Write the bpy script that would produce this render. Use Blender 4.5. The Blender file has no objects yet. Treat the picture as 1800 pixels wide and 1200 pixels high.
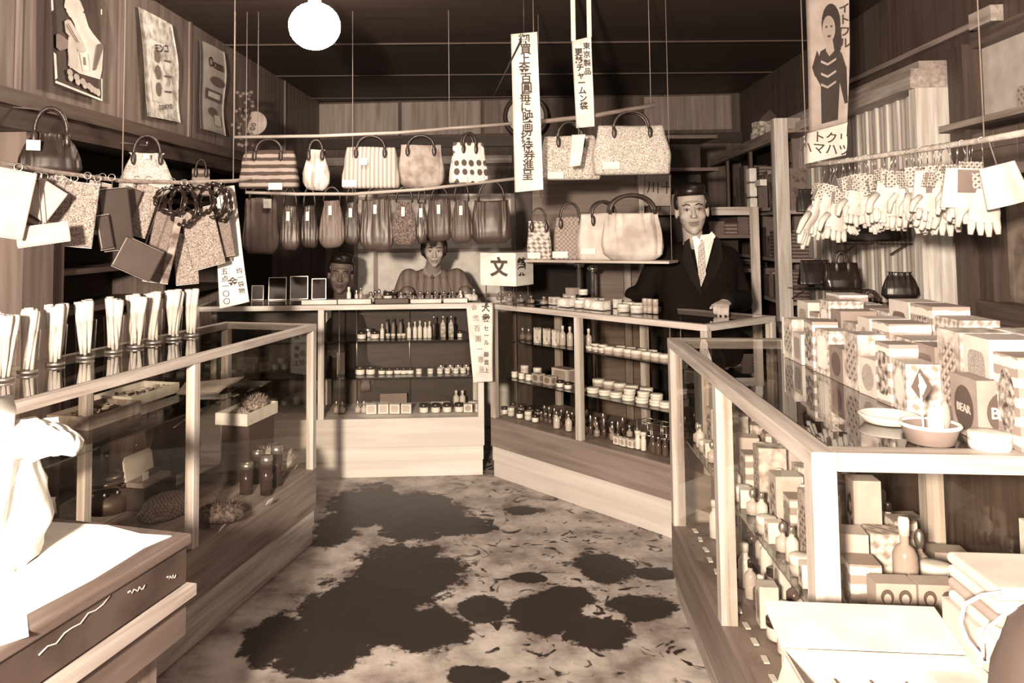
import bpy, bmesh, math, random
from mathutils import Vector, Matrix, noise
random.seed(7)
PI = math.pi
COL = bpy.context.scene.collection
# ------------------------------------------------------------------ camera
F, PCX, PCY, PITCH, ROLL, EYE = 1422.6, 797.9, 319.4, .0608, -.0079, 1.365
_f = Vector((0, math.cos(PITCH), math.sin(PITCH)))
_u0 = Vector((0, -math.sin(PITCH), math.cos(PITCH)))
_r0 = Vector((1, 0, 0))
_r = _r0*math.cos(ROLL) + _u0*math.sin(ROLL)
_u = -_r0*math.sin(ROLL) + _u0*math.cos(ROLL)
EYEP = Vector((0, 0, EYE))
cd = bpy.data.cameras.new('camera'); cam = bpy.data.objects.new('camera', cd); COL.objects.link(cam)
cam.matrix_world = Matrix(((_r.x, _u.x, -_f.x, 0), (_r.y, _u.y, -_f.y, 0), (_r.z, _u.z, -_f.z, EYE), (0, 0, 0, 1)))
cd.sensor_width = 36; cd.lens = 36*F/1800; cd.shift_x = (900-PCX)/1800; cd.shift_y = (PCY-600)/1800
cd.clip_start = .05; cd.clip_end = 60
sc = bpy.context.scene
sc.camera = cam
sc.view_settings.view_transform = 'Standard'; sc.view_settings.look = 'None'
sc.view_settings.gamma = 1; sc.view_settings.use_curve_mapping = False
sc.view_settings.exposure = 0.93
sc.cycles.max_bounces = 6; sc.cycles.transparent_max_bounces = 24; sc.cycles.glossy_bounces = 3
sc.cycles.diffuse_bounces = 3; sc.cycles.transmission_bounces = 4; sc.cycles.caustics_reflective = False; sc.cycles.caustics_refractive = False
sc.cycles.sample_clamp_indirect = 4
WARM = (1, .82, .64)
w = bpy.data.worlds.new('world'); sc.world = w; w.use_nodes = True
w.node_tree.nodes['Background'].inputs[0].default_value = (*WARM, 1)
w.node_tree.nodes['Background'].inputs[1].default_value = .15

def area_light(name, loc, target, size, power, shape='DISK', sy=None):
    l = bpy.data.lights.new(name, 'AREA'); l.shape = shape; l.size = size
    if sy: l.size_y = sy
    l.energy = power; l.color = WARM
    o = bpy.data.objects.new(name, l); COL.objects.link(o); o.location = loc
    o.rotation_euler = (Vector(target)-Vector(loc)).to_track_quat('-Z', 'Y').to_euler()
    return o
area_light('flash_lamp', (-.60, -.85, 1.64), (.15, 4.6, 1.0), .20, 215)
area_light('daylight_from_shopfront', (.6, -1.3, 2.1), (.1, 4.0, .9), 3.0, 26, 'RECTANGLE', 1.6)

# ------------------------------------------------------------------ pixel -> place helpers (photo treated as 1800x1200)
def ray(x, y): return _f + _r*((x-PCX)/F) - _u*((y-PCY)/F)
def atz(x, y, z): d = ray(x, y); return EYEP + d*((z-EYE)/d.z)
def atY(x, y, Y): d = ray(x, y); return EYEP + d*(Y/d.y)
def onpl(x, y, p0, a):
    n = Vector((math.cos(a), -math.sin(a), 0)); d = ray(x, y)
    return EYEP + d*((Vector((p0[0], p0[1], 0))-Vector((0, 0, 0))).dot(n)/d.dot(n))

# ------------------------------------------------------------------ materials
MATS = {}
def _c(v):   # browns for the dark things, cream for the pale ones
    k = max(0, min(1, (max(v, .004)/.8)**.55)); return (v, v*(.60+.40*k), v*(.50+.47*k), 1)
def newmat(name):
    m = bpy.data.materials.new(name); m.use_nodes = True
    nt = m.node_tree; b = nt.nodes['Principled BSDF']
    return m, nt, b
def mat(v, rough=.6, metal=0, spec=.5, bump=0, bscale=60, emit=0):
    k = ('p', v, rough, metal, spec, bump, bscale, emit)
    if k in MATS: return MATS[k]
    m, nt, b = newmat('surface_%d' % len(MATS))
    n = nt.nodes.new('ShaderNodeTexNoise'); n.inputs['Scale'].default_value = 14; n.inputs['Detail'].default_value = 4
    tc = nt.nodes.new('ShaderNodeTexCoord'); nt.links.new(tc.outputs['Object'], n.inputs['Vector'])
    r = nt.nodes.new('ShaderNodeValToRGB'); r.color_ramp.elements[0].color = _c(v*.86); r.color_ramp.elements[1].color = _c(min(1, v*1.12))
    r.color_ramp.elements[0].position = .3; r.color_ramp.elements[1].position = .7
    nt.links.new(n.outputs['Fac'], r.inputs[0]); nt.links.new(r.outputs[0], b.inputs['Base Color'])
    b.inputs['Roughness'].default_value = rough; b.inputs['Metallic'].default_value = metal; b.inputs['Specular IOR Level'].default_value = spec
    if bump:
        n2 = nt.nodes.new('ShaderNodeTexNoise'); n2.inputs['Scale'].default_value = bscale; nt.links.new(tc.outputs['Object'], n2.inputs['Vector'])
        bp = nt.nodes.new('ShaderNodeBump'); bp.inputs['Strength'].default_value = bump; bp.inputs['Distance'].default_value = .01
        nt.links.new(n2.outputs['Fac'], bp.inputs['Height']); nt.links.new(bp.outputs[0], b.inputs['Normal'])
    if emit:
        b.inputs['Emission Color'].default_value = (*WARM, 1); b.inputs['Emission Strength'].default_value = emit
    MATS[k] = m; return m
def wood(v, axis=0, rough=.55, scale=1.0, contrast=.35):
    """planed timber, grain running along the object's axis"""
    k = ('w', v, axis, rough, scale, contrast)
    if k in MATS: return MATS[k]
    m, nt, b = newmat('wood_%d' % len(MATS))
    tc = nt.nodes.new('ShaderNodeTexCoord'); mp = nt.nodes.new('ShaderNodeMapping')
    s = [26*scale]*3; s[axis] = 1.6*scale; mp.inputs['Scale'].default_value = s
    nt.links.new(tc.outputs['Object'], mp.inputs[0])
    n = nt.nodes.new('ShaderNodeTexNoise'); n.inputs['Scale'].default_value = 1.6; n.inputs['Detail'].default_value = 6; n.inputs['Distortion'].default_value = .6
    nt.links.new(mp.outputs[0], n.inputs['Vector'])
    r = nt.nodes.new('ShaderNodeValToRGB'); r.color_ramp.elements[0].color = _c(v*(1-contrast)); r.color_ramp.elements[1].color = _c(min(1, v*(1+contrast*.6)))
    r.color_ramp.elements[0].position = .3; r.color_ramp.elements[1].position = .68
    nt.links.new(n.outputs['Fac'], r.inputs[0]); nt.links.new(r.outputs[0], b.inputs['Base Color'])
    b.inputs['Roughness'].default_value = rough; b.inputs['Specular IOR Level'].default_value = .35
    MATS[k] = m; return m
def pattern(kind, v1, v2, scale=20, rough=.8, metal=0, sx=1, sz=1):
    """woven or printed cloth / printed paper: two tones mixed by a procedural motif"""
    k = (kind, v1, v2, scale, rough, metal, sx, sz)
    if k in MATS: return MATS[k]
    m, nt, b = newmat('%s_%d' % (kind, len(MATS)))
    N = nt.nodes.new; L = nt.links.new
    tc = N('ShaderNodeTexCoord'); mp = N('ShaderNodeMapping'); mp.inputs['Scale'].default_value = (sx, 1, sz); L(tc.outputs['Object'], mp.inputs[0])
    if kind == 'floral':
        t = N('ShaderNodeTexVoronoi'); t.inputs['Scale'].default_value = scale; t.feature = 'DISTANCE_TO_EDGE'
        n = N('ShaderNodeTexNoise'); n.inputs['Scale'].default_value = scale*.9; n.inputs['Detail'].default_value = 3
        mx = N('ShaderNodeMixRGB'); mx.inputs[0].default_value = .35; L(mp.outputs[0], mx.inputs[1]); L(mp.outputs[0], n.inputs['Vector']); L(n.outputs['Color'], mx.inputs[2]); L(mx.outputs[0], t.inputs['Vector'])
        out = t.outputs['Distance']; lo, hi = .03, .16
    elif kind == 'dots':
        t = N('ShaderNodeTexVoronoi'); t.inputs['Scale'].default_value = scale; t.inputs['Randomness'].default_value = .12; L(mp.outputs[0], t.inputs['Vector']); out = t.outputs['Distance']; lo, hi = .36, .40
    elif kind == 'stripe':
        t = N('ShaderNodeTexWave'); t.inputs['Scale'].default_value = scale; t.inputs['Distortion'].default_value = 1.2; t.inputs['Detail'].default_value = 2; L(mp.outputs[0], t.inputs['Vector']); out = t.outputs['Fac']; lo, hi = .35, .6
    elif kind == 'bands':
        t = N('ShaderNodeTexWave'); t.bands_direction = 'Z'; t.inputs['Scale'].default_value = scale; t.inputs['Distortion'].default_value = 1.0; t.inputs['Detail Scale'].default_value = 4; t.inputs['Detail'].default_value = 3; L(mp.outputs[0], t.inputs['Vector']); out = t.outputs['Fac']; lo, hi = .4, .6
    elif kind == 'weave':
        t = N('ShaderNodeTexChecker'); t.inputs['Scale'].default_value = scale; L(mp.outputs[0], t.inputs['Vector']); out = t.outputs['Fac']; lo, hi = .4, .6
    elif kind == 'magic':
        t = N('ShaderNodeTexMagic'); t.turbulence_depth = 3; t.inputs['Scale'].default_value = scale; L(mp.outputs[0], t.inputs['Vector']); out = t.outputs['Fac']; lo, hi = .35, .65
    else:
        t = N('ShaderNodeTexNoise'); t.inputs['Scale'].default_value = scale; t.inputs['Detail'].default_value = 5; L(mp.outputs[0], t.inputs['Vector']); out = t.outputs['Fac']; lo, hi = .38, .62
    r = N('ShaderNodeValToRGB'); r.color_ramp.elements[0].color = _c(v1); r.color_ramp.elements[1].color = _c(v2)
    r.color_ramp.elements[0].position = lo; r.color_ramp.elements[1].position = hi
    L(out, r.inputs[0]); L(r.outputs[0], b.inputs['Base Color'])
    b.inputs['Roughness'].default_value = rough; b.inputs['Metallic'].default_value = metal; b.inputs['Specular IOR Level'].default_value = .3
    MATS[k] = m; return m
def glass(name, tint=.93, refl=1.0, rough=.0, base=.02):
    k = ('g', name)
    if k in MATS: return MATS[k]
    m = bpy.data.materials.new(name); m.use_nodes = True; nt = m.node_tree; nt.nodes.clear(); N = nt.nodes.new; L = nt.links.new
    out = N('ShaderNodeOutputMaterial'); mx = N('ShaderNodeMixShader'); tr = N('ShaderNodeBsdfTransparent'); gl = N('ShaderNodeBsdfGlossy'); fr = N('ShaderNodeFresnel'); ma = N('ShaderNodeMath')
    tr.inputs[0].default_value = (tint, tint*.99, tint*.97, 1); gl.inputs['Roughness'].default_value = rough; gl.inputs[0].default_value = (1, 1, 1, 1)
    fr.inputs[0].default_value = 1.5; ma.operation = 'MULTIPLY_ADD'; ma.inputs[1].default_value = refl; ma.inputs[2].default_value = base; ma.use_clamp = True
    ge = N('ShaderNodeNewGeometry'); bk = N('ShaderNodeMath'); bk.operation = 'SUBTRACT'; bk.inputs[0].default_value = 1; L(ge.outputs['Backfacing'], bk.inputs[1])
    fm = N('ShaderNodeMath'); fm.operation = 'MULTIPLY'; L(ma.outputs[0], fm.inputs[0]); L(bk.outputs[0], fm.inputs[1])   # each sheet reflects once, at its front face
    L(fr.outputs[0], ma.inputs[0]); L(fm.outputs[0], mx.inputs[0]); L(tr.outputs[0], mx.inputs[1]); L(gl.outputs[0], mx.inputs[2]); L(mx.outputs[0], out.inputs[0])
    MATS[k] = m; return m
GLASS_TOP = glass('counter_glass', .96, 1.1, 0, .03); GLASS_PANE = glass('pane_glass', .97, .5, 0, .0); GLASS_JAR = glass('tumbler_glass', .94, .8, .02, .02)
PALE = wood(.52, 0); PALEZ = wood(.52, 2); MIDW = wood(.27, 0); DARK = wood(.075, 0); DARKZ = wood(.075, 2)
WHITE = mat(.66, .7); PAPER = mat(.70, .8); BLACK = mat(.012, .35); CORD = mat(.25, .7)

# ------------------------------------------------------------------ mesh builder
class MB:
    def __init__(s): s.v = []; s.f = []; s.mi = []; s.cm = 0; s.sm = []; s.smooth = False
    def m(s, i): s.cm = i; return s
    def add(s, vs, fs, sm=None):
        o = len(s.v); s.v += [Vector(p) for p in vs]
        for f in fs: s.f.append([o+i for i in f]); s.mi.append(s.cm); s.sm.append(s.smooth if sm is None else sm)
        return s
    def box(s, a, b, M=None):
        x0, y0, z0 = a; x1, y1, z1 = b
        vs = [Vector(p) for p in ((x0, y0, z0), (x1, y0, z0), (x1, y1, z0), (x0, y1, z0), (x0, y0, z1), (x1, y0, z1), (x1, y1, z1), (x0, y1, z1))]
        if M: vs = [M @ p for p in vs]
        return s.add(vs, [(0, 3, 2, 1), (4, 5, 6, 7), (0, 1, 5, 4), (1, 2, 6, 5), (2, 3, 7, 6), (3, 0, 4, 7)], False)
    def bar(s, p0, p1, w, h, up=(0, 0, 1)):
        p0 = Vector(p0); p1 = Vector(p1); d = (p1-p0).normalized(); up = Vector(up)
        x = d.cross(up); x = x.normalized() if x.length > 1e-5 else Vector((1, 0, 0)); y = x.cross(d)
        vs = [p + x*(a*w/2) + y*(b*h/2) for p in (p0, p1) for a, b in ((-1, -1), (1, -1), (1, 1), (-1, 1))]
        return s.add(vs, [(0, 1, 2, 3), (7, 6, 5, 4), (0, 4, 5, 1), (1, 5, 6, 2), (2, 6, 7, 3), (3, 7, 4, 0)], False)
    def lathe(s, prof, c=(0, 0, 0), n=16, sx=1, sy=1, M=None):
        c = Vector(c); vs = []; fs = []
        for r, z in prof:
            for i in range(n):
                a = 2*PI*i/n; p = Vector((r*sx*math.cos(a), r*sy*math.sin(a), z)) + c; vs.append(M @ p if M else p)
        k = len(prof)
        for j in range(k-1):
            for i in range(n): fs.append((j*n+i, j*n+(i+1) % n, (j+1)*n+(i+1) % n, (j+1)*n+i))
        if prof[0][0] > 1e-5: fs.append(tuple(range(n))[::-1])
        if prof[-1][0] > 1e-5: fs.append(tuple((k-1)*n+i for i in range(n)))
        return s.add(vs, fs, True)
    def tube(s, pts, r, n=8, closed=False):
        pts = [Vector(p) for p in pts]; k = len(pts); rs = r if isinstance(r, (list, tuple)) else [r]*k; vs = []; fs = []
        up = None
        for j, p in enumerate(pts):
            d = (pts[(j+1) % k]-pts[j-1]) if closed else (pts[min(j+1, k-1)]-pts[max(j-1, 0)])
            d.normalize()
            if up is None: up = Vector((0, 0, 1)) if abs(d.z) < .9 else Vector((1, 0, 0))
            x = d.cross(up).normalized(); y = x.cross(d); up = y
            for i in range(n): a = 2*PI*i/n; vs.append(p + (x*math.cos(a)+y*math.sin(a))*rs[j])
        for j in range(k if closed else k-1):
            for i in range(n): q = (j+1) % k; fs.append((j*n+i, j*n+(i+1) % n, q*n+(i+1) % n, q*n+i))
        if not closed: fs.append(tuple(range(n))[::-1]); fs.append(tuple((k-1)*n+i for i in range(n)))
        return s.add(vs, fs, True)
    def prism(s, out, t, M=None):
        """outline in local x-z, thickness t along y (0..t)"""
        n = len(out); vs = [Vector((x, 0, z)) for x, z in out] + [Vector((x, t, z)) for x, z in out]
        if M: vs = [M @ p for p in vs]
        return s.add(vs, [tuple(range(n)), tuple(range(n, 2*n))[::-1]] + [((i+1) % n, i, n+i, n+(i+1) % n) for i in range(n)], False)
    def ell(s, c, r, nu=14, nv=9, M=None, e=1):
        prof = []
        for j in range(nv+1):
            t = -PI/2 + PI*j/nv; prof.append((max(math.cos(t), 1e-4 if 0 < j < nv else 0)**e, math.sin(t)))
        vs = []; fs = []
        for q, z in prof:
            for i in range(nu):
                a = 2*PI*i/nu; p = Vector((q*math.cos(a)*r[0], q*math.sin(a)*r[1], z*r[2]))
                vs.append((M @ p if M else p) + Vector(c))
        for j in range(nv):
            for i in range(nu): fs.append((j*nu+i, j*nu+(i+1) % nu, (j+1)*nu+(i+1) % nu, (j+1)*nu+i))
        return s.add(vs, fs, True)
    def grid(s, fn, nu, nv, sm=True, closeu=False):
        vs = [fn(i/(nu if closeu else nu-1), j/(nv-1)) for j in range(nv) for i in range(nu)]
        fs = [(j*nu+i, j*nu+(i+1) % nu, (j+1)*nu+(i+1) % nu, (j+1)*nu+i) for j in range(nv-1) for i in range(nu if closeu else nu-1)]
        return s.add(vs, fs, sm)
    def mesh(s, name, mats, weld=False):
        me = bpy.data.meshes.new(name); me.from_pydata([tuple(p) for p in s.v], [], s.f)
        for m in (mats if isinstance(mats, (list, tuple)) else [mats]): me.materials.append(m)
        for p, i, q in zip(me.polygons, s.mi, s.sm): p.material_index = i; p.use_smooth = q
        if weld:
            bm = bmesh.new(); bm.from_mesh(me); bmesh.ops.remove_doubles(bm, verts=bm.verts, dist=1e-5)
            bmesh.ops.recalc_face_normals(bm, faces=bm.faces); bm.to_mesh(me); bm.free()
        me.update(); return me
    def build(s, name, mats, parent=None, loc=None, rotz=0, weld=False, label=None):
        return link(s.mesh(name, mats, weld), name, parent, loc, rotz, label=label)
def link(me, name, parent=None, loc=None, rotz=0, label=None, rot=None, scale=None):
    o = bpy.data.objects.new(name, me); COL.objects.link(o)
    if parent: o.parent = parent
    if loc is not None: o.location = loc
    if rot is not None: o.rotation_euler = rot
    elif rotz: o.rotation_euler = (0, 0, rotz)
    if scale: o.scale = (scale,)*3 if isinstance(scale, (int, float)) else scale
    if label: o['label'] = label
    return o
def tag(o, label, cat, group=None, kind=None):
    o['label'] = label; o['category'] = cat
    if group: o['group'] = group
    if kind: o['kind'] = kind
    return o
def thing(name, label, cat, loc=(0, 0, 0), rotz=0, group=None, rot=None):
    o = bpy.data.objects.new(name, None); COL.objects.link(o); o.location = loc; o.rotation_euler = rot if rot else (0, 0, rotz); o.empty_display_size = .05
    return tag(o, label, cat, group)
def struct(mb, name, m, loc=None, rotz=0, label=None):
    o = mb.build(name, m, None, loc, rotz); o['kind'] = 'structure'
    if label: o['label'] = label
    return o
def crumple(mb, amp, freq, seed=0, i0=0):
    for v in mb.v[i0:]:
        n_ = noise.noise_vector(v*freq+Vector((seed, seed*2.1, 0))); m_ = noise.noise_vector(v*freq*2.7+Vector((seed, 7, 0)))
        v += n_*amp + m_*amp*.45
    return mb
def bevel(o, wd=.002, seg=2):
    b = o.modifiers.new('soft_edges', 'BEVEL'); b.width = wd; b.segments = seg; b.limit_method = 'ANGLE'; return o
ORD = 'first second third fourth fifth sixth seventh eighth ninth tenth eleventh twelfth thirteenth fourteenth fifteenth sixteenth seventeenth eighteenth nineteenth twentieth'.split()
def nth(i, n=None):
    if i == 0: return 'leftmost'
    if n and i == n-1: return 'rightmost'
    return ORD[i] if i < 20 else '%dth' % (i+1)
def text_mesh(txt, size, bold=.0, line=1.0, align='CENTER'):
    cu = bpy.data.curves.new('lettering', 'FONT'); cu.body = txt; cu.size = size; cu.align_x = align; cu.align_y = 'CENTER'; cu.space_line = line
    cu.offset = bold*size; cu.extrude = .0004; cu.resolution_u = 2
    o = bpy.data.objects.new('lettering', cu); COL.objects.link(o)
    dg = bpy.context.evaluated_depsgraph_get(); me = bpy.data.meshes.new_from_object(o.evaluated_get(dg))
    bpy.data.objects.remove(o); bpy.data.curves.remove(cu)
    for p in me.polygons: p.use_smooth = False
    me.materials.clear()
    return me
def letter(txt, size, parent, x, y, z, m, bold=0, line=1.0, rot=(PI/2, 0, 0), name='lettering', vertical=False, align='CENTER', sc_=None):
    me = text_mesh('\n'.join(txt) if vertical else txt, size, bold, line, align); me.materials.append(m)
    return link(me, name, parent, (x, y, z), rot=rot, scale=sc_)
INK = mat(.03, .7); FADED = mat(.35, .8)
# ------------------------------------------------------------------ room
CEIL = 2.575
LA, LP = .09, (-1.528, 4.43)       # left wall heading and a point on it
RA, RP_ = .09, (2.18, 3.0)
def lw(x, y): return onpl(x, y, LP, LA)
def rw(x, y): return onpl(x, y, RP_, RA)
def wallpt(P, a, s, off=0, z=0):   # s along heading from P, off to the right of heading
    return Vector((P[0]+math.sin(a)*s+math.cos(a)*off, P[1]+math.cos(a)*s-math.sin(a)*off, z))
def s_of(P, a, q): return (q.x-P[0])*math.sin(a)+(q.y-P[1])*math.cos(a)

# floor: trodden concrete with wet patches
m, nt, b = newmat('floor_concrete'); N = nt.nodes.new; L = nt.links.new
tc = N('ShaderNodeTexCoord'); nz = N('ShaderNodeTexNoise'); nz.inputs['Scale'].default_value = 5; nz.inputs['Detail'].default_value = 7; nz.inputs['Roughness'].default_value = .62
L(tc.outputs['Object'], nz.inputs['Vector'])
wet = None
STAINS = [(640, 1075, 135, 80), (715, 1005, 110, 62), (560, 1145, 90, 45), (745, 1105, 95, 45), (480, 1120, 60, 50), (735, 905, 92, 46), (645, 890, 75, 44), (810, 925, 62, 18), (960, 1080, 78, 38), (1045, 1110, 70, 34),
          (1130, 1068, 66, 26), (1062, 997, 56, 32), (930, 1015, 34, 11), (918, 897, 38, 9), (840, 1188, 60, 22), (1155, 1008, 44, 13), (850, 1070, 50, 28), (1000, 1050, 60, 22), (590, 925, 40, 40)]
nd = N('ShaderNodeTexNoise'); nd.inputs['Scale'].default_value = 9; nd.inputs['Detail'].default_value = 6; nd.inputs['Roughness'].default_value = .7; L(tc.outputs['Object'], nd.inputs['Vector'])
for (x, y, rx, ry) in STAINS:
    c = atz(x, y, 0); ex = (atz(x+rx, y, 0)-c).length; ey = abs(atz(x, y+ry, 0).y-atz(x, y-ry, 0).y)/2
    mp = N('ShaderNodeMapping'); mp.vector_type = 'TEXTURE'; mp.inputs['Location'].default_value = (c.x, c.y, 0); mp.inputs['Scale'].default_value = (ex, ey, 1)
    L(tc.outputs['Object'], mp.inputs[0]); ln = N('ShaderNodeVectorMath'); ln.operation = 'LENGTH'; L(mp.outputs[0], ln.inputs[0])
    if wet is None: wet = ln.outputs['Value']
    else: mn = N('ShaderNodeMath'); mn.operation = 'SMOOTH_MIN'; mn.inputs[2].default_value = .15; L(wet, mn.inputs[0]); L(ln.outputs['Value'], mn.inputs[1]); wet = mn.outputs[0]
ad = N('ShaderNodeMath'); ad.operation = 'MULTIPLY_ADD'; ad.inputs[1].default_value = 1.5; L(nd.outputs['Fac'], ad.inputs[0]); L(wet, ad.inputs[2])
rr = N('ShaderNodeValToRGB'); rr.color_ramp.elements[0].position = .0; rr.color_ramp.elements[1].position = 1
mr = N('ShaderNodeMapRange'); mr.inputs['From Min'].default_value = 1.60; mr.inputs['From Max'].default_value = 1.72; L(ad.outputs[0], mr.inputs['Value'])
# footprints and scuffs
sf = N('ShaderNodeTexNoise'); sf.inputs['Scale'].default_value = 9; sf.inputs['Detail'].default_value = 3; sf.inputs['Distortion'].default_value = 1.8
mps = N('ShaderNodeMapping'); mps.inputs['Scale'].default_value = (1, 1.0, 1); L(tc.outputs['Object'], mps.inputs[0]); L(mps.outputs[0], sf.inputs['Vector'])
sr = N('ShaderNodeMapRange'); sr.inputs['From Min'].default_value = .36; sr.inputs['From Max'].default_value = .42; L(sf.outputs['Fac'], sr.inputs['Value'])
sx = N('ShaderNodeSeparateXYZ'); L(tc.outputs['Object'], sx.inputs[0])
mk = N('ShaderNodeMapRange'); mk.inputs['From Min'].default_value = -.1; mk.inputs['From Max'].default_value = .12; L(sx.outputs['X'], mk.inputs['Value'])   # right-hand half is trodden
iv = N('ShaderNodeMath'); iv.operation = 'SUBTRACT'; iv.inputs[0].default_value = 1; L(mk.outputs[0], iv.inputs[1])
mxm = N('ShaderNodeMath'); mxm.operation = 'MAXIMUM'; L(sr.outputs[0], mxm.inputs[0]); L(iv.outputs[0], mxm.inputs[1])
dry = N('ShaderNodeMath'); dry.operation = 'MINIMUM'; L(mr.outputs[0], dry.inputs[0]); L(mxm.outputs[0], dry.inputs[1])
cr = N('ShaderNodeValToRGB'); cr.color_ramp.elements[0].color = _c(.17); cr.color_ramp.elements[1].color = _c(.52); cr.color_ramp.elements[0].position = .34; cr.color_ramp.elements[1].position = .64; L(nz.outputs['Fac'], cr.inputs[0])
cw = N('ShaderNodeValToRGB'); cw.color_ramp.elements[0].color = _c(.012); cw.color_ramp.elements[1].color = _c(.032); L(nz.outputs['Fac'], cw.inputs[0])
mx = N('ShaderNodeMixRGB'); L(dry.outputs[0], mx.inputs[0]); L(cw.outputs[0], mx.inputs[1]); L(cr.outputs[0], mx.inputs[2]); L(mx.outputs[0], b.inputs['Base Color'])
ro = N('ShaderNodeMapRange'); ro.inputs['To Min'].default_value = .45; ro.inputs['To Max'].default_value = .9; L(dry.outputs[0], ro.inputs['Value']); L(ro.outputs[0], b.inputs['Roughness'])
bp = N('ShaderNodeBump'); bp.inputs['Strength'].default_value = .25; bp.inputs['Distance'].default_value = .01; L(nd.outputs['Fac'], bp.inputs['Height']); L(bp.outputs[0], b.inputs['Normal'])
struct(MB().box((-3, -1.5, -.08), (4, 8.2, 0)), 'floor', m, label='grey concrete shop floor with dark wet patches and footprints')

# ceiling of boards with battens
CE = wood(.06, 0, .6, .35, .2); c = MB(); c.box((-3, -1.5, CEIL), (4, 8.2, CEIL+.06))
struct(c, 'ceiling', CE, label='dark board ceiling with thin battens')
c = MB()
for i in range(6): y = 2.0+i*1.05; c.box((-2.2, y-.011, CEIL-.010), (3.2, y+.011, CEIL-.001))
struct(c, 'trim_1', wood(.085, 0, .6, 1, .2), label='thin battens across the ceiling boards')
# left wall
def wall_box(P, a, s0, s1, z0, z1, o0, o1, name, m, label=None, st=True):
    mb = MB(); rz = PI/2-a   # local x = heading, local y = left of heading
    mb.box((s0, -o1, z0), (s1, -o0, z1)); o = mb.build(name, m, None, (P[0], P[1], 0), rz)
    if st: o['kind'] = 'structure'
    if label: o['label'] = label
    return o
wall_box(LP, LA, -6, 3.4, 1.80, CEIL, -.1, 0, 'wall_left', wood(.20, 2, .6, .5, .4), 'brown board wall above the left lintel')
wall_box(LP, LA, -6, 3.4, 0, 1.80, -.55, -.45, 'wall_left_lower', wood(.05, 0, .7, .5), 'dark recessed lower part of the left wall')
wall_box(LP, LA, -6, 3.4, 1.80, 1.86, -.56, -.10, 'trim_9', wood(.05, 0), 'added dark cap keeping light out above the left recess')  # added cap, blocks light leaking in above the recessed wall
wall_box(LP, LA, -6, 3.4, 1.84, 1.90, -.05, .05, 'trim_2', wood(.10, 0), 'dark lintel rail along the left wall')
wall_box(LP, LA, -6, 3.4, 1.76, 1.84, -.12, .025, 'trim_3', wood(.055, 0), 'lower dark lintel board along the left wall')
for i, (x, y) in enumerate(((32, 7), (211, 37), (333, 40), (500, 200))):
    q = lw(x, y); s = s_of(LP, LA, q); wall_box(LP, LA, s-.012, s+.012, 1.90, CEIL, 0, .012, 'trim_%d' % (4+i), wood(.22, 2), 'thin upright batten on the left wall')
s = s_of(LP, LA, lw(40, 480)); wall_box(LP, LA, s, s+.20, 0, 1.76, -.12, 0, 'pillar_left', wood(.17, 2, .6, .6), 'brown square timber pillar behind the left counter')
wall_box(LP, LA, s+.2, s+.36, 0, 1.76, -.16, -.05, 'pillar_left_rear', wood(.09, 2, .6, .6), 'darker timber pillar set behind the first')
t = thing('wall_shelf', 'dark slatted wall shelves behind the left counter and hanging purses', 'shelf', (LP[0], LP[1], 0), PI/2-LA)
for z in (1.0, 1.18, 1.36, 1.54): MB().box((-.9, .13, z), (1.2, .42, z+.025)).build('board', wood(.085, 0), t)
for x in (-.9, .15, 1.2): MB().box((x, .13, .0), (x+.03, .43, 1.7)).build('upright', wood(.13, 2), t)
# back wall (local x runs to the right, local y away)
BP = (-1.32, 7.52); BR = -.09
def back(mb, name, m, label=None, st=True, parent=None):
    o = mb.build(name, m, None, (BP[0], BP[1], 0), BR)
    if st: o['kind'] = 'structure'
    if label: o['label'] = label
    return o
back(MB().box((-.9, 0, 0), (4.6, .08, CEIL)), 'wall_back', wood(.10, 2, .7, .5), 'dark wooden back wall')
bx = lambda x: (onpl(x, 300, BP, PI/2+.09)-Vector((BP[0], BP[1], 0))).xy.length
for i, (x0, x1, v) in enumerate(((560, 701, .34), (707, 846, .32), (852, 935, .20), (1060, 1128, .09), (1134, 1288, .24))):
    back(MB().box((bx(x0), -.02, 2.25), (bx(x1), 0, 2.555)), 'trim_%d' % (10+i), wood(v, 2, .7, .6), 'pale board panel high on the back wall')
back(MB().box((0, -.05, 2.13), (4.3, 0, 2.22)), 'trim_16', wood(.03, 0), 'dark rail across the back wall')
back(MB().box((bx(560), -.03, 1.98), (bx(900), 0, 2.05)), 'trim_17', wood(.35, 0), 'pale rail across the back wall')
for i, (x0, x1) in enumerate(((640, 770), (776, 905))):
    f = MB(); X0, X1 = bx(x0), bx(x1); f.box((X0, -.04, .1), (X1, 0, 1.95)); o = back(f, 'door_%d' % (i+1), wood(.15, 2), 'brown sliding door in the back wall')
    MB().box((X0+.06, -.055, 1.2), (X1-.06, -.04, 1.87)).build('door_panel', wood(.24, 2), o)
# right wall
wall_box(RP_, RA, -4.4, 5, 0, CEIL, .0, .1, 'wall_right', wood(.085, 2, .6, .5), 'dark boarded right wall')
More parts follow.
